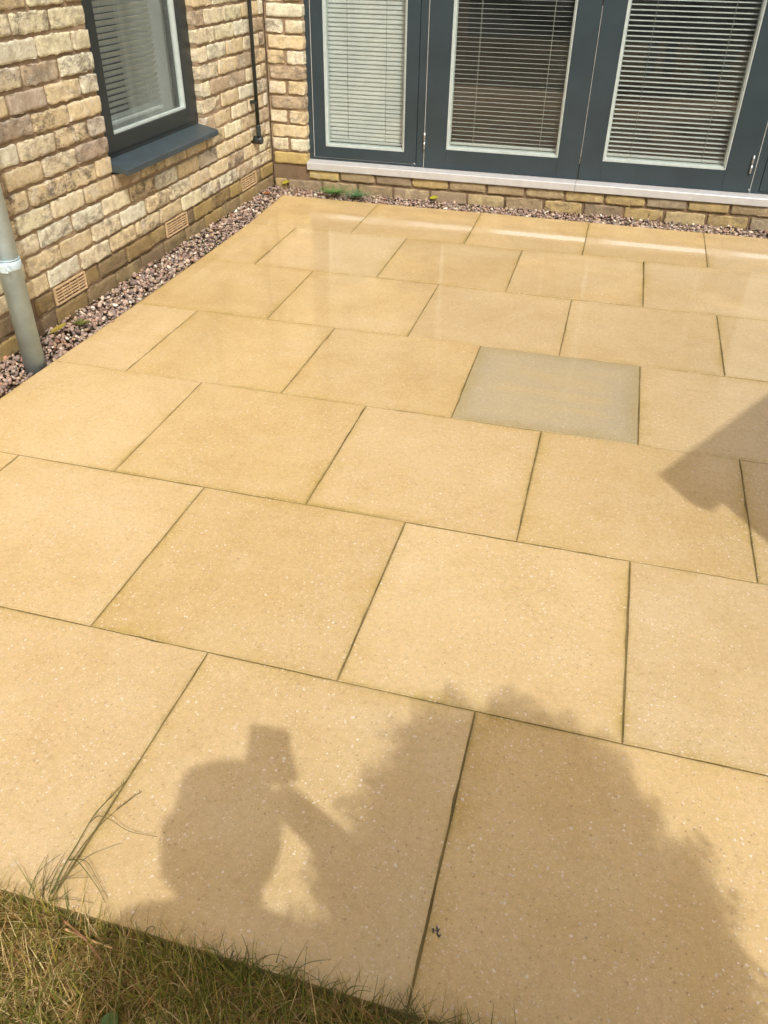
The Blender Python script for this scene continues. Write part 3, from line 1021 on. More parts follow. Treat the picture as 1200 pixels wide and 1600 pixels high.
tag(rm.build('room_floor', M_ROOMFLOOR), 'dark wooden floor of the room behind the glazed doors', 'floor', kind='structure')

# ------------------------------------------------------------------ pipes
PX, PY = -1.088, 1.768
dp = empty('downpipe', (PX, PY, -0.06))
tag(dp, 'thick pale grey rainwater downpipe standing in the gravel by the left wall', 'pipe')
q = MB(); q.tube([(0, 0, 0), (0, 0, 3.0)], 0.0385, 40); q.build('pipe', M_PIPE, dp)
q = MB()
q.tube([(0, 0, 0.418), (0, 0, 0.422), (0, 0, 0.445), (0, 0, 0.449)], [0.0395, 0.0425, 0.0425, 0.0395], 40)
q.tube([(0.0, 0, 0.4525), (0, 0, 0.456)], 0.0405, 40)
q.box(-0.10, -0.03, -0.012, 0.012, 0.420, 0.447)
q.build('bracket', M_PIPE, dp)
q = MB()
q.box(0.006, 0.036, -0.056, -0.036, 0.421, 0.446, 0.002)
q.tube([(0.030, -0.050, 0.434), (0.044, -0.052, 0.434)], 0.0065, 8)
q.build('clamp_bolt', M_PIPE, dp)

op = empty('overflow_pipe', (-1.157, 4.140, 0.33))
tag(op, 'thin black overflow pipe running down the left wall near the corner', 'pipe')
q = MB(); q.tube([(0, 0, 0.0), (0, 0, 2.4)], 0.0108, 16); q.build('pipe', M_PIPE_D, op)
q = MB()
q.tube([(0.0, 0.0, 0.075), (0, 0, 0.07), (0, 0.002, 0.02), (0, 0.004, 0.01)], [0.0115, 0.0135, 0.0135, 0.012], 16)
q.tube([(-0.045, 0.008, -0.008), (0.010, 0.008, -0.008), (0.018, 0.008, -0.008)], [0.0225, 0.0225, 0.017], 20)
q.build('elbow', M_PIPE_D, op)
q = MB(); q.box(-0.035, 0.002, -0.014, 0.014, 0.185, 0.20); q.tube([(0.0, -0.017, 0.192), (0.006, -0.017, 0.192)], 0.006, 8); q.build('clip', M_PIPE_D, op)

# ------------------------------------------------------------------ gravel (nobody could count it)


def ico(sub):
    b = bmesh.new()
    bmesh.ops.create_icosphere(b, subdivisions=sub, radius=1)
    v = np.array([x.co[:] for x in b.verts]); f = np.array([[q.index for q in x.verts] for x in b.faces])
    b.free()
    return v, f


IV, IF = ico(2)
LV, LF = ico(1)


def stones(name, spots, mat):
    V, F, C = [], [], []
    base = 0
    pal = np.array([(0.376, 0.258, 0.199), (0.502, 0.384, 0.302), (0.274, 0.198, 0.165), (0.593, 0.504, 0.399), (0.433, 0.330, 0.274), (0.319, 0.258, 0.222), (0.479, 0.348, 0.217), (0.820, 0.792, 0.661), (0.194, 0.156, 0.137), (0.410, 0.240, 0.160)])
    wts = np.array([.19, .14, .14, .08, .14, .12, .08, .025, .06, .03]); wts /= wts.sum()
    for (x, y, z, s, fine) in spots:
        v, f = (IV, IF) if fine else (LV, LF)
        d = RNG.normal(size=(6, 3)); d /= np.linalg.norm(d, axis=1)[:, None]
        off = RNG.uniform(0.55, 0.85, 6)
        w = v.copy()
        for k in range(6):                      # chip facets off the pebble
            h = w @ d[k]
            over = np.clip(h - off[k], 0, None)
            w = w - over[:, None] * d[k] * 0.9
        w = w * np.array([1.0, RNG.uniform(0.6, 0.95), RNG.uniform(0.45, 0.75)]) * s
        a, b_, c = RNG.uniform(0, 6.28), RNG.normal(0, 0.5), RNG.normal(0, 0.5)
        rm_ = np.array(Matrix.Rotation(a, 3, 'Z') @ Matrix.Rotation(b_, 3, 'X') @ Matrix.Rotation(c, 3, 'Y'))
        w = w @ rm_.T + np.array([x, y, z])
        V.append(w); F.append(f + base); base += len(w)
        col = pal[RNG.choice(len(pal), p=wts)] * RNG.uniform(0.65, 1.2)
        C.append(np.repeat(col[None], len(w), 0))
    V = np.concatenate(V); F = np.concatenate(F); C = np.concatenate(C)
    me = bpy.data.meshes.new(name)
    me.vertices.add(len(V)); me.vertices.foreach_set('co', V.ravel())
    me.loops.add(F.size); me.loops.foreach_set('vertex_index', F.ravel())
    me.polygons.add(len(F)); me.polygons.foreach_set('loop_start', np.arange(0, F.size, 3)); me.polygons.foreach_set('loop_total', np.full(len(F), 3))
    me.update(); me.validate()
    ca = me.color_attributes.new('tone', 'FLOAT_COLOR', 'POINT')
    ca.data.foreach_set('color', np.concatenate([np.clip(C, 0, 0.9), np.ones((len(C), 1))], 1).ravel())
    me.materials.append(mat)
    return obj(name, me)


spots = []
for layer, zz in ((0, -0.030), (1, -0.018), (2, -0.008)):
    dens = (2800, 3600, 3000)[layer]
    for i in range(int(dens * 0.15 * 3.7)):
        x = random.uniform(-1.195, -1.038); y = random.uniform(0.75, 4.40)
        if (x - PX) ** 2 + (y - PY) ** 2 < 0.041 ** 2: continue
        s = min(0.019, max(0.0048, random.lognormvariate(math.log(0.0080), 0.36)))
        edge = max(0, (x + 1.075)) * 0.25
        spots.append((x, y, zz + random.uniform(-0.004, 0.004) + (0.032 * (-1.10 - x) / 0.1) - edge, s, y < 3.0 and layer))
    for i in range(int(dens * 0.165 * 4.1)):
        x = random.uniform(-1.1, 3.0); y = random.uniform(4.245, 4.405)
        s = min(0.019, max(0.0048, random.lognormvariate(math.log(0.0080), 0.36)))
        spots.append((x, y, zz - 0.004 + random.uniform(-0.005, 0.005) + 0.09 * (y - 4.26), s, False))
# a few strays on the slab edge
for x, y in ((-0.655, 4.252), (-0.47, 4.236), (1.33, 4.25), (-1.02, 2.2)):
    spots.append((x, y, 0.004, 0.009, False))
gr = stones('gravel', spots, M_GRAVEL)
tag(gr, 'mauve and pink gravel strip between the slabs and the house walls', 'gravel', kind='stuff')
gb = MB(); gb.box(-1.2, -1.036, -0.05, 4.42, -0.12, -0.036); gb.box(-1.036, 3.2, 4.243, 4.42, -0.12, -0.036)
tag(gb.build('gravel_bed', M_SOIL), 'dark earth under the gravel strip', 'ground', kind='structure')

# ------------------------------------------------------------------ grass


def blades_mesh(name, P, D, Lh, Wd, Cc, bend, nseg=3):
    """ribbons: root P, horizontal lean direction D, length, width, colour, bend"""
    n = len(P)
    side = np.stack([-D[:, 1], D[:, 0], np.zeros(n)], 1)
    rows = []
    for k in range(nseg + 1):
        t = k / nseg
        ang = bend[:, 0] + bend[:, 1] * t
        # integrate roughly
        hx = Lh * t * np.sin(bend[:, 0] + bend[:, 1] * t * 0.5)
        hz = Lh * t * np.cos(bend[:, 0] + bend[:, 1] * t * 0.5)
        c = P + np.stack([D[:, 0] * hx, D[:, 1] * hx, hz], 1)
        w = Wd * (1 - t ** 1.6) * 0.5
        if k == nseg:
            rows.append((c,))
        else:
            rows.append((c - side * w[:, None], c + side * w[:, None]))
    V = np.concatenate([r for row in rows for r in row])
    F4, F3 = [], []
    idx = np.arange(n)
    for k in range(nseg - 1):
        a = (2 * k) * n + idx; b = (2 * k + 1) * n + idx; c = (2 * k + 3) * n + idx; d = (2 * k + 2) * n + idx
        F3.append(np.stack([a, b, c], 1)); F3.append(np.stack([a, c, d], 1))
    k = nseg - 1
    a = (2 * k) * n + idx; b = (2 * k + 1) * n + idx; c = (2 * k + 2) * n + idx
    F3.append(np.stack([a, b, c], 1))
    F = np.concatenate(F3)
    C = np.concatenate([Cc] * (2 * nseg + 1))
    me = bpy.data.meshes.new(name)
    me.vertices.add(len(V)); me.vertices.foreach_set('co', V.ravel())
    me.loops.add(F.size); me.loops.foreach_set('vertex_index', F.ravel())
    me.polygons.add(len(F)); me.polygons.foreach_set('loop_start', np.arange(0, F.size, 3)); me.polygons.foreach_set('loop_total', np.full(len(F), 3))
    me.update(); me.validate()
    ca = me.color_attributes.new('tone', 'FLOAT_COLOR', 'POINT')
    ca.data.foreach_set('color', np.concatenate([C, np.ones((len(C), 1))], 1).ravel())
    me.materials.append(M_GRASS)
    return me


def patchy(x, y):
    return 0.5 + 0.25 * np.sin(9 * x + 2.3 * np.sin(7 * y)) + 0.25 * np.sin(13 * y + 1.7 * np.sin(11 * x) + 1)


def grass(n, xr, yr, hmu, edge=False):
    x = RNG.uniform(*xr, n); y = RNG.uniform(*yr, n)
    pt = patchy(x, y)
    P = np.stack([x, y, np.full(n, -0.028) + RNG.uniform(-0.004, 0.006, n)], 1)
    a = RNG.uniform(0, 2 * math.pi, n)
    D = np.stack([np.cos(a), np.sin(a)], 1)
    straw = RNG.random(n) < (0.30 + 0.45 * pt)
    L = RNG.lognormal(math.log(hmu), 0.35, n) * np.where(straw, 1.05, 1.0)
    W = np.where(straw, RNG.uniform(0.0010, 0.0024, n), RNG.uniform(0.0013, 0.0031, n))
    g = np.array([(0.17, 0.185, 0.027), (0.22, 0.215, 0.038), (0.29, 0.245, 0.045), (0.125, 0.145, 0.024)])[RNG.integers(0, 4, n)]
    s = np.array([(0.52, 0.37, 0.15), (0.40, 0.26, 0.09), (0.30, 0.175, 0.06), (0.62, 0.48, 0.23)])[RNG.integers(0, 4, n)]
    C = np.clip(np.where(straw[:, None], s, g) * RNG.uniform(0.8, 1.4, (n, 1)), 0, 0.8)
    b = np.stack([np.where(straw, RNG.uniform(0.3, 1.45, n), RNG.uniform(0.0, 0.9, n)), RNG.uniform(0.1, 1.2, n)], 1)
    return P, D, L, W, C, b


sets = [grass(38000, (-0.4, 1.5), (-0.42, -0.004), 0.048), grass(5200, (-0.4, 1.3), (-0.030, 0.002), 0.040), grass(1500, (-0.4, 0.20), (-0.02, 0.006), 0.05), grass(42000, (-2.5, 3.2), (-2.2, -0.01), 0.05)]
cat_ = [np.concatenate(z) for z in zip(*sets)]
gme = blades_mesh('grass', *cat_)
tag(obj('grass', gme), 'rough lawn of green and straw coloured grass along the patio edge', 'grass', kind='stuff')


def curve_tube(mb, pts, r0, r1, n=5):
    """smooth stem through a few points"""
    P = [Vector(p) for p in pts]
    out = []
    for i in range(len(P) - 1):
        p0 = P[max(i - 1, 0)]; p1 = P[i]; p2 = P[i + 1]; p3 = P[min(i + 2, len(P) - 1)]
        for k in range(6):
            t = k / 6
            out.append(0.5 * ((2 * p1) + (p2 - p0) * t + (2 * p0 - 5 * p1 + 4 * p2 - p3) * t * t + (3 * p1 - p0 - 3 * p2 + p3) * t ** 3))
    out.append(P[-1])
    m_ = len(out)
    mb.tube(out, [r0 + (r1 - r0) * i / (m_ - 1) for i in range(m_)], n)


M_STEM = simple('grass_stem', (0.16, 0.135, 0.05), 0.6, 0, 0.3, 0.2, 40)
M_STEM_G = simple('green_stem', (0.11, 0.125, 0.03), 0.6, 0, 0.3, 0.2, 40)
M_STRAW = simple('straw', (0.50, 0.33, 0.14), 0.6, 0, 0.4, 0.2, 40)

tf = empty('grass_tuft', (0.155, 0.0, -0.03))
tag(tf, 'tall tuft of seeding grass leaning along the slab joint at the lawn corner', 'grass tuft')


def stem(parent, pts, r0=0.0011, r1=0.0004, mat=None):
    q = MB(); curve_tube(q, [Vector(p) - Vector(parent.location) for p in pts], r0, r1)
    return q.build('stem', mat or M_STEM, parent)


stem(tf, [(0.150, -0.01, -0.03), (0.160, 0.05, 0.022), (0.164, 0.10, 0.035), (0.166, 0.155, 0.042), (0.170, 0.205, 0.030)], 0.0016, 0.0006, M_STEM_G)
stem(tf, [(0.154, -0.008, -0.03), (0.163, 0.06, 0.014), (0.170, 0.12, 0.022), (0.180, 0.17, 0.018), (0.196, 0.215, 0.012)], 0.0013, 0.0005)
stem(tf, [(0.164, 0.135, 0.040), (0.176, 0.150, 0.046), (0.200, 0.152, 0.040), (0.232, 0.150, 0.024), (0.277, 0.162, 0.008)], 0.0012, 0.0004)
stem(tf, [(0.160, 0.075, 0.022), (0.176, 0.075, 0.028), (0.205, 0.062, 0.020), (0.235, 0.045, 0.012), (0.252, 0.032, 0.006)], 0.0010, 0.0004, M_STEM_G)
stem(tf, [(0.160, 0.075, 0.020), (0.190, 0.080, 0.024), (0.220, 0.062, 0.014), (0.252, 0.040, 0.005)], 0.0009, 0.0003)
stem(tf, [(0.158, 0.0, -0.02), (0.166, 0.05, 0.010), (0.186, 0.095, 0.014), (0.226, 0.135, 0.009)], 0.0009, 0.0003)
stem(tf, [(0.156, -0.005, -0.03), (0.160, 0.020, 0.014), (0.170, 0.042, 0.020), (0.205, 0.062, 0.010)], 0.0012, 0.0004)
stem(tf, [(0.150, -0.005, -0.03), (0.146, 0.02, 0.02), (0.150, 0.03, 0.045), (0.148, 0.045, 0.062)], 0.0012, 0.0004)
stem(tf, [(0.152, -0.01, -0.03), (0.160, 0.01, 0.0), (0.190, 0.018, 0.012), (0.232, 0.026, 0.006)], 0.0011, 0.0004)
for i in range(12):
    a = random.uniform(-0.5, 0.9)
    l = random.uniform(0.03, 0.09)
    x0 = 0.15 + random.uniform(-0.035, 0.03)
    stem(tf, [(x0, random.uniform(-0.02, 0.0), -0.04), (x0 + l * 0.35 * math.sin(a), l * 0.4 * math.cos(a), random.uniform(0.0, 0.03)), (x0 + l * math.sin(a), l * math.cos(a), random.uniform(0.004, 0.03))], 0.001, 0.0003, random.choice((M_STEM, M_STEM_G)))
# seed heads
for (x, y, z, dx, dy) in ((0.168, 0.185, 0.036, 0.10, 1), (0.185, 0.185, 0.017, 0.35, 1)):
    q = MB()
    for i in range(16):
        t = i / 15
        px, py, pz = x + dx * 0.05 * t - tf.location.x, y + dy * 0.05 * t - tf.location.y, z - 0.01 * t - tf.location.z
        q.tube([(px, py, pz), (px + random.uniform(-0.006, 0.006), py + 0.006, pz + random.uniform(-0.002, 0.005))], [0.0009, 0.0002], 4)
    q.build('seed_head', M_STEM, tf)

tb = empty('grass_tuft', (0.50, 0.0, -0.04))
tag(tb, 'thin grass tuft with an upright dark stem at the middle of the lawn edge', 'grass tuft')
stem(tb, [(0.512, -0.01, -0.03), (0.520, 0.005, 0.02), (0.519, 0.008, 0.055), (0.512, 0.012, 0.085)], 0.0012, 0.0003)
stem(tb, [(0.520, 0.0, -0.02), (0.530, 0.010, 0.010), (0.552, 0.026, 0.016), (0.575, 0.03, 0.01)], 0.001, 0.0004)
stem(tb, [(0.505, -0.012, -0.03), (0.500, 0.005, 0.01), (0.506, 0.012, 0.03), (0.500, 0.02, 0.022)], 0.001, 0.0003)
stem(tb, [(0.60, -0.012, -0.03), (0.596, 0.01, 0.012), (0.612, 0.028, 0.020), (0.642, 0.045, 0.012)], 0.0012, 0.0003, M_STEM_G)
stem(tb, [(0.59, -0.012, -0.03), (0.60, 0.010, 0.02), (0.615, 0.012, 0.02), (0.640, 0.012, 0.004)], 0.001, 0.0003, M_STEM_G)
for i in range(70):
    x0 = random.uniform(0.46, 0.68); l = random.uniform(0.02, 0.065); a = random.uniform(-1.2, 1.2)
    stem(tb, [(x0, -0.015, -0.05), (x0 + 0.4 * l * math.sin(a), -0.005 + l * 0.2, random.uniform(-0.01, 0.02)), (x0 + l * math.sin(a), -0.01 + l * 0.7 * math.cos(a), random.uniform(0.0, 0.02))], 0.001, 0.0003, M_STEM_G)
tc = empty('grass_tuft', (0.335, -0.01, -0.04))
tag(tc, 'small curled grass sprig on the lawn edge left of the dark stem', 'grass tuft')
stem(tc, [(0.335, -0.015, -0.04), (0.334, -0.002, 0.0), (0.333, 0.0, 0.022), (0.330, 0.004, 0.040)], 0.0011, 0.0004)
stem(tc, [(0.342, -0.015, -0.04), (0.343, 0.0, 0.01), (0.352, 0.006, 0.03), (0.362, 0.006, 0.034), (0.356, 0.004, 0.024)], 0.0011, 0.0004)
stem(tc, [(0.346, -0.015, -0.04), (0.346, -0.003, 0.005), (0.350, 0.0, 0.018), (0.357, 0.0, 0.02)], 0.001, 0.0004)
tdd = empty('grass_tuft', (0.80, 0.0, -0.04))
tag(tdd, 'sparse grass tuft where the lawn runs out at the bottom of the picture', 'grass tuft')
for i in range(40):
    x0 = random.uniform(0.72, 0.90); l = random.uniform(0.03, 0.08); a = random.uniform(-1.3, 1.3)
    stem(tdd, [(x0, -0.012, -0.05), (x0 + 0.4 * l * math.sin(a), 0.0, random.uniform(0.0, 0.02)), (x0 + l * math.sin(a), l * 0.6 * math.cos(a), random.uniform(0.003, 0.02))], 0.0011, 0.0003, random.choice((M_STEM_G, M_STEM)))

# dry straws lying on the lawn edge
q = MB(); curve_tube(q, [(0.208, -0.020, -0.004), (0.250, -0.026, 0.002), (0.300, -0.028, 0.0)], 0.0024, 0.0018, 6)
tag(q.build('dry_straw', M_STRAW), 'pale yellow straw lying on the lawn edge', 'straw')
q = MB(); curve_tube(q, [(0.200, -0.010, 0.0), (0.255, -0.030, 0.006), (0.298, -0.052, 0.0)], 0.002, 0.0014, 6)
tag(q.build('dry_straw', simple('red_straw', (0.36, 0.17, 0.09), 0.6, 0, 0.4, 0.2, 40)), 'reddish brown straw crossing the pale one on the lawn edge', 'straw')


# small crumb of dirt and grit lying on the slabs
q = MB()
for i in range(9):
    a, b = random.uniform(-0.006, 0.006), random.uniform(-0.009, 0.009)
    q.tube([(a, b, 0.001), (a + random.uniform(-0.006, 0.006), b + random.uniform(-0.006, 0.006), 0.004)], [0.0016, 0.0006], 5)
tag(q.build('dirt_crumb', simple('dark_dirt', (0.10, 0.09, 0.08), 0.9), None, (0.789, 0.135, 0.001)), 'small dark crumb of dirt beside the joint between two near slabs', 'dirt')

# leaves
def leaf_obj(name, label, loc, rot, L, W, col, n=8):
    vs, fs, cs = [], [], []
    for i in range(n + 1):
        t = i / n
        w = W * math.sin(math.pi * min(1, t * 0.96 + 0.02)) ** 0.8 * 0.5
        for s in (-1, 0, 1):
            vs.append((t * L, s * w, (0.12 * abs(s) * W) + 0.10 * L * t * (1 - t)))
    for i in range(n):
        for s in (0, 1):
            a = i * 3 + s
            fs.append((a, a + 3, a + 4, a + 1))
    N = len(vs)
    vs += [(x, y, z - 0.0006) for x, y, z in vs]
    fs += [tuple(v + N for v in f[::-1]) for f in fs]
    me = mesh_np(name, vs, fs, None, True)
    ca = me.color_attributes.new('tone', 'FLOAT_COLOR', 'POINT')
    cc = []
    for v in vs:
        k = 0.85 + 0.3 * random.random() * (1 if abs(v[1]) > 0 else 1.2)
        cc += [col[0] * k, col[1] * k, col[2] * k, 1]
    ca.data.foreach_set('color', cc)
    me.materials.append(M_LEAF)
    o = obj(name, me, None, loc, rot)
    tag(o, label, 'leaf')
    return o


leaf_obj('fallen_leaf', 'long yellow green leaf lying in the gravel beside the downpipe', (-1.165, 1.985, 0.02), (R(18), R(-10), R(72)), 0.085, 0.022, (0.34, 0.27, 0.05))
leaf_obj('fallen_leaf', 'orange brown dead leaf in the gravel near the house corner', (-1.165, 4.17, 0.016), (R(10), 0, R(60)), 0.05, 0.028, (0.34, 0.13, 0.05))
leaf_obj('fallen_leaf', 'small bright yellow leaf at the foot of the corner pier', (-1.13, 4.385, 0.03), (R(30), R(-15), R(10)), 0.05, 0.026, (0.42, 0.37, 0.04))
leaf_obj('fallen_leaf', 'bright yellow leaf against the plinth under the doors', (-0.185, 4.382, 0.02), (R(28), R(-8), R(4)), 0.05, 0.026, (0.45, 0.43, 0.03))
leaf_obj('clover_leaf', 'rounded green leaf among the grass at the bottom left', (0.345, -0.125, 0.012), (R(10), R(-10), R(-20)), 0.032, 0.030, (0.10, 0.17, 0.055))


def weed(name, label, loc, rad, n, col):
    o = empty(name, loc)
    tag(o, label, 'weed', 'weeds in the gravel under the doors')
    V, F, C = [], [], []
    for i in range(n):
        a = random.uniform(0, 2 * math.pi); l = rad * random.uniform(0.35, 1.0)
        el = random.uniform(0.1, 0.9)
        m_ = 9
        for k in range(1, m_):
            t = k / m_
            c = Vector((math.cos(a) * l * t * 1.3, math.sin(a) * l * t * 0.8, l * t * el * (1 - 0.5 * t)))
            for s in (-1, 1):
                d = Vector((math.cos(a + s * 1.1), math.sin(a + s * 1.1), 0.35))
                w = 0.013 * (1 - 0.6 * t)
                pz = Vector((0, 0, 1)).cross(d).normalized() * w * 0.3
                b = len(V)
                V += [tuple(c), tuple(c + d * w * 0.5 + pz), tuple(c + d * w), tuple(c + d * w * 0.5 - pz)]
                F.append((b, b + 1, b + 2, b + 3))
                kk = random.uniform(0.7, 1.35)
                C += [(col[0] * kk, col[1] * kk, col[2] * kk, 1)] * 4
    me = mesh_np('foliage', V, F, M_LEAF)
    ca = me.color_attributes.new('tone', 'FLOAT_COLOR', 'POINT')
    ca.data.foreach_set('color', [q for c in C for q in c])
    p = obj('foliage', me, o)
    q = MB()
    for i in range(4):
        a = random.uniform(0, 6.28)
        q.tube([(0, 0, -0.02), (0.3 * rad * math.cos(a), 0.3 * rad * math.sin(a), 0.012), (0.8 * rad * math.cos(a), 0.5 * rad * math.sin(a), 0.02)], [0.0015, 0.0012, 0.0006], 5)
    q.build('stem', M_STEM_G, o)
    return o


weed('weed', 'bushy green weed, the left and taller of two in the gravel', (-0.770, 4.315, 0.014), 0.125, 80, (0.13, 0.29, 0.07))
weed('weed', 'flat bluish green weed just right of the taller weed', (-0.615, 4.300, 0.012), 0.10, 60, (0.13, 0.28, 0.12))
weed('weed', 'tiny yellow green moss weed in the gravel by the downpipe', (-1.115, 2.12, 0.010), 0.035, 18, (0.20, 0.21, 0.06))

# ------------------------------------------------------------------ what stands behind the camera and casts the shadows
# conifer shrub
HS = 0.869


def sq(s, q):
    """shadow coordinates (across the sun, along it) to ground x, y"""
    return 0.829 * s - 0.559 * q, 0.559 * s + 0.829 * q


bush = empty('conifer_shrub', (1.726, -1.004, -0.06))
tag(bush, 'upright feathery conifer shrub behind the camera, seen only by its shadow', 'shrub')
q = MB(); q.tube([(0, 0, 0), (0.01, 0, 0.9), (0, 0.01, 1.85)], [0.04, 0.03, 0.010], 10); q.build('trunk', M_BARK, bush)
LIM = [(2.0, 0.93, 0.955), (1.96, 0.87, 1.005), (1.92, 0.83, 1.04), (1.87, 0.765, 1.065), (1.83, 0.725, 1.085), (1.77, 0.68, 1.095), (1.69, 0.64, 1.1), (1.56, 0.595, 1.11), (1.42, 0.57, 1.09), (1.0, 0.6, 1.05), (0.5, 0.62, 1.06), (0.12, 0.74, 0.98)]
V, F, C = [], [], []


def frond(base, d, L, up, wide=0.34):
    """a flat feathery spray: a midrib with leaflets on both sides"""
    d = d.normalized()
    s = d.cross(up).normalized()
    nn = 7
    for k in range(nn):
        t = (k + 0.5) / nn
        c = base + d * L * t
        w = L * wide * (1 - t) ** 0.7 + 0.004
        for sg in (-1, 1):
            tip = c + s * sg * w + d * w * 0.8
            b = len(V)
            V.extend([tuple(c - d * 0.006), tuple(c + d * 0.010), tuple(tip + d * 0.004), tuple(tip - d * 0.004)])
            F.append((b, b + 1, b + 2, b + 3))
            kk = random.uniform(0.6, 1.4)
            C.extend([(0.045 * kk, 0.085 * kk, 0.022 * kk, 1)] * 4)


for i in range(6400):
    h = random.uniform(0.14, 1.99) if random.random() < 0.4 else random.uniform(1.40, 1.99)
    for a, b in zip(LIM[:-1], LIM[1:]):
        if b[0] <= h <= a[0]:
            t = (h - b[0]) / (a[0] - b[0])
            s0, s1 = b[1] + t * (a[1] - b[1]), b[2] + t * (a[2] - b[2])
    s0 += 0.026 * math.sin(44 * h + 1.3) + 0.016 * math.sin(91 * h); s1 += 0.026 * math.sin(41 * h) + 0.018 * math.sin(83 * h + 2)
    mid, hw = (s0 + s1) / 2, (s1 - s0) / 2
    e = random.uniform(-1, 1)
    e = math.copysign(abs(e) ** (0.6 if i % 2 else 1.2), e)
    dep = random.uniform(-1, 1) * math.sqrt(max(0, 1 - e * e)) * hw
    s = mid + e * hw * 0.94
    x, y = sq(s, -1.7975 + dep * 0.7)
    base = Vector((x, y, h)) - Vector(bush.location)
    base.z = h + 0.06
    # keep the crown's projected height where it belongs although it has depth
    dep *= 0.7
    base.z = max(0.06, base.z - dep / HS)
    ox, oy = sq(e * hw, dep)
    d = Vector((ox, oy, 0)).normalized() * 0.8 + Vector((random.gauss(0, 0.3), random.gauss(0, 0.3), 0.9 + random.random() * 0.5))
    big = abs(e) > 0.75 and i % 9 == 0 or (h > 1.90 and i % 5 == 0)
    if big: d = d + Vector((ox, oy, 0)).normalized() * 0.5
    frond(base, d, random.uniform(0.12, 0.20) if big else random.uniform(0.05, 0.11), Vector((random.gauss(0, 1), random.gauss(0, 1), random.gauss(0, 0.6))))
# sprays that stand out from the outline all round
for side in (0, 1):
    h = 0.8
    while h < 1.99:
        for a, b in zip(LIM[:-1], LIM[1:]):
            if b[0] <= h <= a[0]:
                t = (h - b[0]) / (a[0] - b[0])
                lo, hi = b[1] + t * (a[1] - b[1]), b[2] + t * (a[2] - b[2])
        for rep_ in range(2):
            dep = random.uniform(-0.12, 0.12)
            s_ = lo + 0.02 if side == 0 else hi - 0.02
            x, y = sq(s_, -1.7975 + dep)
            base = Vector((x, y, 0)) - Vector(bush.location)
            base.z = h + 0.06 - dep / HS
            sg = -1 if side == 0 else 1
            ox, oy = sq(sg, 0)
            steep = 0.9 + 2.2 * max(0, (h - 1.6)) / 0.4
            d = Vector((ox, oy, 0)) * random.uniform(0.5, 1.0) + Vector((0, 0, random.uniform(0.4, 0.9) * steep))
            L_ = random.uniform(0.10, 0.20)
            frond(base, d, L_, Vector((-SUN_DIR.x, -SUN_DIR.y, -SUN_DIR.z)), 0.24)
        h += random.uniform(0.05, 0.10)
me = mesh_np('crown', V, F, M_LEAF)
ca = me.color_attributes.new('tone', 'FLOAT_COLOR', 'POINT')
ca.data.foreach_set('color', [q for c in C for q in c])
cw = obj('crown', me, bush)

# person holding a phone
M_SKIN = simple('skin', (0.52, 0.33, 0.23), 0.55, 0, 0.4, 0.05, 20)
M_HAIR = simple('hair', (0.055, 0.035, 0.022), 0.5, 0, 0.4, 0.2, 60)
M_SHIRT = simple('navy_shirt', (0.045, 0.06, 0.11), 0.85, 0, 0.2, 0.1, 30)
M_JEANS = simple('denim', (0.07, 0.09, 0.14), 0.85, 0, 0.2, 0.1, 60)
M_PHONE = simple('phone_case', (0.02, 0.02, 0.024), 0.3, 0, 0.5, 0.05, 10)
person = empty('person', (1.13, -0.93, -0.055))
tag(person, 'person in a navy shirt and jeans holding up a phone on the lawn', 'person')
fw = Vector((-0.257, 0.966, 0)); rt = Vector((0.966, 0.257, 0)); up = Vector((0, 0, 1))
PO = Vector(person.location)


def pp(r_, f_, z_):
    return rt * r_ + fw * f_ + up * z_


def skin(name, chains, mat, parent, sub=2):
    vs, es, rad = [], [], []
    root = 0
    key = {}
    for ch in chains:
        prev = None
        for (p, r_) in ch:
            kq = tuple(round(c, 4) for c in p)
            if kq not in key:
                key[kq] = len(vs); vs.append(tuple(p)); rad.append(r_)
            if prev is not None and prev != key[kq]: es.append((prev, key[kq]))
            prev = key[kq]
    me = bpy.data.meshes.new(name)
    me.from_pydata(vs, es, [])
    me.materials.append(mat)
    o = obj(name, me, parent)
    md = o.modifiers.new('skin', 'SKIN')
    md.use_smooth_shade = True
    lay = me.skin_vertices[0].data if me.skin_vertices else None
    if lay is None:
        bmx = bmesh.new(); bmx.from_mesh(me); bmx.verts.layers.skin.verify(); bmx.to_mesh(me); bmx.free()
        lay = me.skin_vertices[0].data
    for i, r_ in enumerate(rad):
        lay[i].radius = (r_, r_) if not isinstance(r_, tuple) else r_
        lay[i].use_root = (i == 0)
    sb = o.modifiers.new('sub', 'SUBSURF'); sb.levels = sub; sb.render_levels = sub
    return o


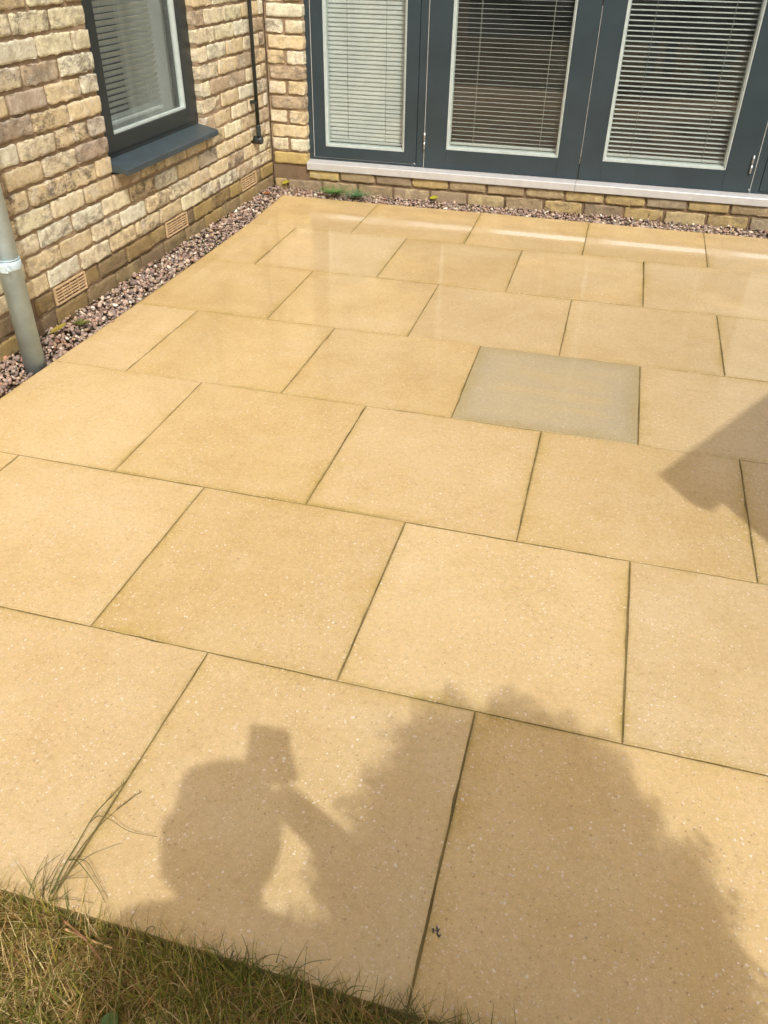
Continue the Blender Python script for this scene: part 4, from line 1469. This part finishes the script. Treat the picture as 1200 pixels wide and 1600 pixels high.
PH = Vector((1.045, -0.575, 1.335)) - PO          # phone centre, from the person's origin
pel, che, nek = pp(0, 0, 0.98), pp(0, 0.01, 1.25), pp(0.0, 0.02, 1.42)
head_c = Vector((1.137, -0.880, 1.535)) - PO
shl, shr = pp(-0.165, 0.0, 1.40), pp(0.160, 0.0, 1.31)
elr = Vector((1.232, -0.611, 1.09)) - PO
wrr = PH + Vector((0.004, -0.018, -0.078))
ell, wrl = pp(-0.23, -0.02, 1.13), pp(-0.24, 0.06, 0.88)
body = [[(pel, 0.125), (pp(0, 0, 1.12), 0.115), (che, 0.125), (pp(0, 0.0, 1.34), 0.075), (nek, 0.048), (head_c + up * -0.06, 0.055)],
        [(pp(0, 0.0, 1.34), 0.075), (shr, 0.058), (elr, 0.040), (wrr, 0.030)],
        [(pp(0, 0.0, 1.34), 0.075), (shl, 0.058), (ell, 0.038), (wrl, 0.026), (wrl + Vector((0, 0.02, -0.09)), 0.022)],
        [(pel, 0.125), (pp(0.09, 0, 0.88), 0.085), (pp(0.10, 0.01, 0.50), 0.056), (pp(0.10, -0.01, 0.09), 0.036), (pp(0.11, 0.15, 0.03), 0.030)],
        [(pel, 0.125), (pp(-0.09, 0, 0.88), 0.085), (pp(-0.10, 0.01, 0.50), 0.056), (pp(-0.10, -0.01, 0.09), 0.036), (pp(-0.11, 0.15, 0.03), 0.030)]]
bo = skin('body', body, M_SKIN, person)
# fingers of the raised hand close round the phone
for i in range(4):
    z = -0.055 + 0.02 * i
    l = (0.8, 0.95, 1.0, 0.9)[i]
    skin('finger', [[(wrr + Vector((0.01, 0.01, 0.04 + 0.015 * i)), 0.011), (PH + Vector((0.046, -0.004, z)), 0.009), (PH + Vector((0.040, 0.016 * l, z + 0.004)), 0.008), (PH + Vector((0.012, 0.018 * l, z + 0.006)), 0.007)]], M_SKIN, person, 1)
skin('thumb', [[(wrr + Vector((0, 0, 0.02)), 0.012), (PH + Vector((0.0, -0.022, -0.06)), 0.010), (PH + Vector((-0.02, -0.014, -0.025)), 0.008)]], M_SKIN, person, 1)
shirt = skin('shirt', [[(pp(0, 0, 0.95), 0.145), (pp(0, 0, 1.12), 0.130), (pp(0, 0.01, 1.25), 0.135), (pp(0, 0, 1.33), 0.085)],
                       [(pp(0, 0, 1.33), 0.085), (pp(0.150, 0, 1.31), 0.056), (shr.lerp(elr, 0.55), 0.055)],
                       [(pp(0, 0, 1.33), 0.085), (pp(-0.17, 0, 1.39), 0.064), (shl.lerp(ell, 0.55), 0.055)]], M_SHIRT, person)
skin('jeans', [[(pp(0, 0, 0.99), 0.135), (pp(0.092, 0, 0.87), 0.094), (pp(0.10, 0.01, 0.50), 0.066), (pp(0.10, -0.01, 0.10), 0.052)],
               [(pp(0, 0, 0.99), 0.135), (pp(-0.092, 0, 0.87), 0.094), (pp(-0.10, 0.01, 0.50), 0.066), (pp(-0.10, -0.01, 0.10), 0.052)]], M_JEANS, person)


def blob(name, c, rx, ry, rz, mat, parent, cut=None):
    b = bmesh.new()
    bmesh.ops.create_uvsphere(b, u_segments=24, v_segments=16, radius=1)
    for v in b.verts:
        p = v.co.copy()
        z = p.z
        k = 1.0 - 0.16 * max(0, -z) ** 1.5
        if name == 'hair': p.x = math.copysign(abs(p.x) ** 0.72, p.x); z = p.z = math.copysign(abs(p.z) ** 0.8, p.z)
        w = rt * p.x * rx * k + fw * p.y * ry * k + up * z * rz
        v.co = c + w
    if cut: cut(b)
    me = bpy.data.meshes.new(name)
    b.to_mesh(me); b.free()
    me.materials.append(mat)
    me.polygons.foreach_set('use_smooth', [True] * len(me.polygons))
    return obj(name, me, parent)


hd = blob('head', head_c + up * 0.0, 0.076, 0.096, 0.118, M_SKIN, person)
blob('hair', head_c + up * 0.022 - fw * 0.022, 0.095, 0.105, 0.112, M_HAIR, person)
q = MB()
for s_ in (-1,):
    q.tube([head_c + rt * 0.092 * s_ - fw * 0.02 + up * 0.02, head_c + rt * 0.098 * s_ - fw * 0.02 - up * 0.07, head_c + rt * 0.088 * s_ - fw * 0.01 - up * 0.15], [0.03, 0.035, 0.02], 10)
q.tube([head_c - rt * 0.02 + up * 0.06, head_c - rt * 0.055 + up * 0.088, head_c - rt * 0.080 + up * 0.098], [0.05, 0.046, 0.030], 12)
q.tube([head_c - fw * 0.07 - rt * 0.02, head_c - fw * 0.085 - up * 0.06 - rt * 0.03, head_c - fw * 0.06 - up * 0.13 - rt * 0.03], [0.065, 0.06, 0.04], 14)
q.build('hair_length', M_HAIR, person)
q = MB(); q.tube([head_c + fw * 0.092 + up * 0.012, head_c + fw * 0.112 - up * 0.022, head_c + fw * 0.096 - up * 0.030], [0.006, 0.013, 0.010], 8); q.build('nose', M_SKIN, person)
q = MB(); q.tube([head_c + fw * 0.088 - up * 0.055 - rt * 0.02, head_c + fw * 0.094 - up * 0.056, head_c + fw * 0.088 - up * 0.055 + rt * 0.02], [0.003, 0.006, 0.003], 8)
q.build('mouth', simple('lip', (0.42, 0.16, 0.14), 0.4), person)
for s_ in (-1, 1):
    q = MB(); q.tube([head_c + fw * 0.080 + rt * 0.031 * s_ + up * 0.014, head_c + fw * 0.090 + rt * 0.031 * s_ + up * 0.014], [0.012, 0.006], 10)
    q.build('eye', simple('eye', (0.6, 0.58, 0.55), 0.2), person)
phone = MB()
b = Matrix((rt, fw, up)).transposed().to_4x4()
phone.box(-0.041, 0.041, -0.0045, 0.0045, -0.08, 0.08, 0.004, b @ Matrix.Rotation(R(14), 4, 'Y'))
po = phone.build('phone', M_PHONE, None, PH + PO)
tag(po, 'black phone held up in the person\'s right hand', 'phone')

# unseen screen added at the right, its capping end shaped to throw the pointed shadow
SH_H = 2.20
scr = empty('garden_screen', (1.134 + 0.487 * SH_H, 1.657 - 0.722 * SH_H, 0), R(-29.9))
tag(scr, 'tall timber garden screen with a deep capping board, standing right of the patio', 'screen')
q = MB(); q.box(0.0, 0.07, 0.0, 2.5, SH_H - 0.18, SH_H, 0.006); q.build('capping_board', M_WOOD, scr)
for yy in (0.10, 1.25, 2.38):
    q = MB(); q.box(0.0, 0.07, yy, yy + 0.08, 0.002, SH_H - 0.181, 0.004); q.build('post', M_WOOD, scr)
bd = MB(); bd.box(0.022, 0.045, 0.181, 2.379, -0.056, 0.056, 0.004)
o = bd.build('board', M_WOOD, scr, (0, 0, 0.07))
for i in range(1, 17):
    c = o.copy(); COL.objects.link(c); c.parent = scr; c.location = (0, 0, 0.07 + i * 0.1185)

# hedge along the far side of the lawn: only its reflection shows in the glass
hv, hf, hc = [], [], []
for i in range(9000):
    x = random.uniform(-7, 6.5); z = abs(random.gauss(0, 1)); z = random.uniform(-0.05, 2.1)
    y = -6.6 + random.uniform(-0.25, 0.25) + 0.2 * math.sin(2.2 * x) + 0.12 * math.sin(5 * z)
    c = Vector((x, y, z)); d = Vector((random.gauss(0, 1), random.gauss(0, 1), random.gauss(0, 1))).normalized()
    e_ = d.orthogonal().normalized(); l = random.uniform(0.03, 0.075)
    b_ = len(hv)
    hv += [tuple(c - d * l), tuple(c + e_ * l * 0.5), tuple(c + d * l), tuple(c - e_ * l * 0.5)]
    hf.append((b_, b_ + 1, b_ + 2, b_ + 3))
    kk = random.uniform(0.5, 1.4)
    hc += [(0.045 * kk, 0.08 * kk, 0.025 * kk, 1)] * 4
hd_ = empty('hedge', (0, -6.6, -0.05))
tag(hd_, 'clipped dark green hedge across the far side of the lawn', 'hedge')
me = mesh_np('foliage', hv, hf, M_LEAF)
ca = me.color_attributes.new('tone', 'FLOAT_COLOR', 'POINT'); ca.data.foreach_set('color', [q for c in hc for q in c])
o = obj('foliage', me, hd_); o.location = (0, 6.6, 0.05)
q = MB(); q.box(-7, 6.5, -6.85, -6.75, -0.1, 2.05); o = q.build('hedge_core', simple('hedge_core', (0.02, 0.03, 0.012), 0.95), hd_); o.location = (0, 6.6, 0.05)
print('left wall bricks', wall_count)
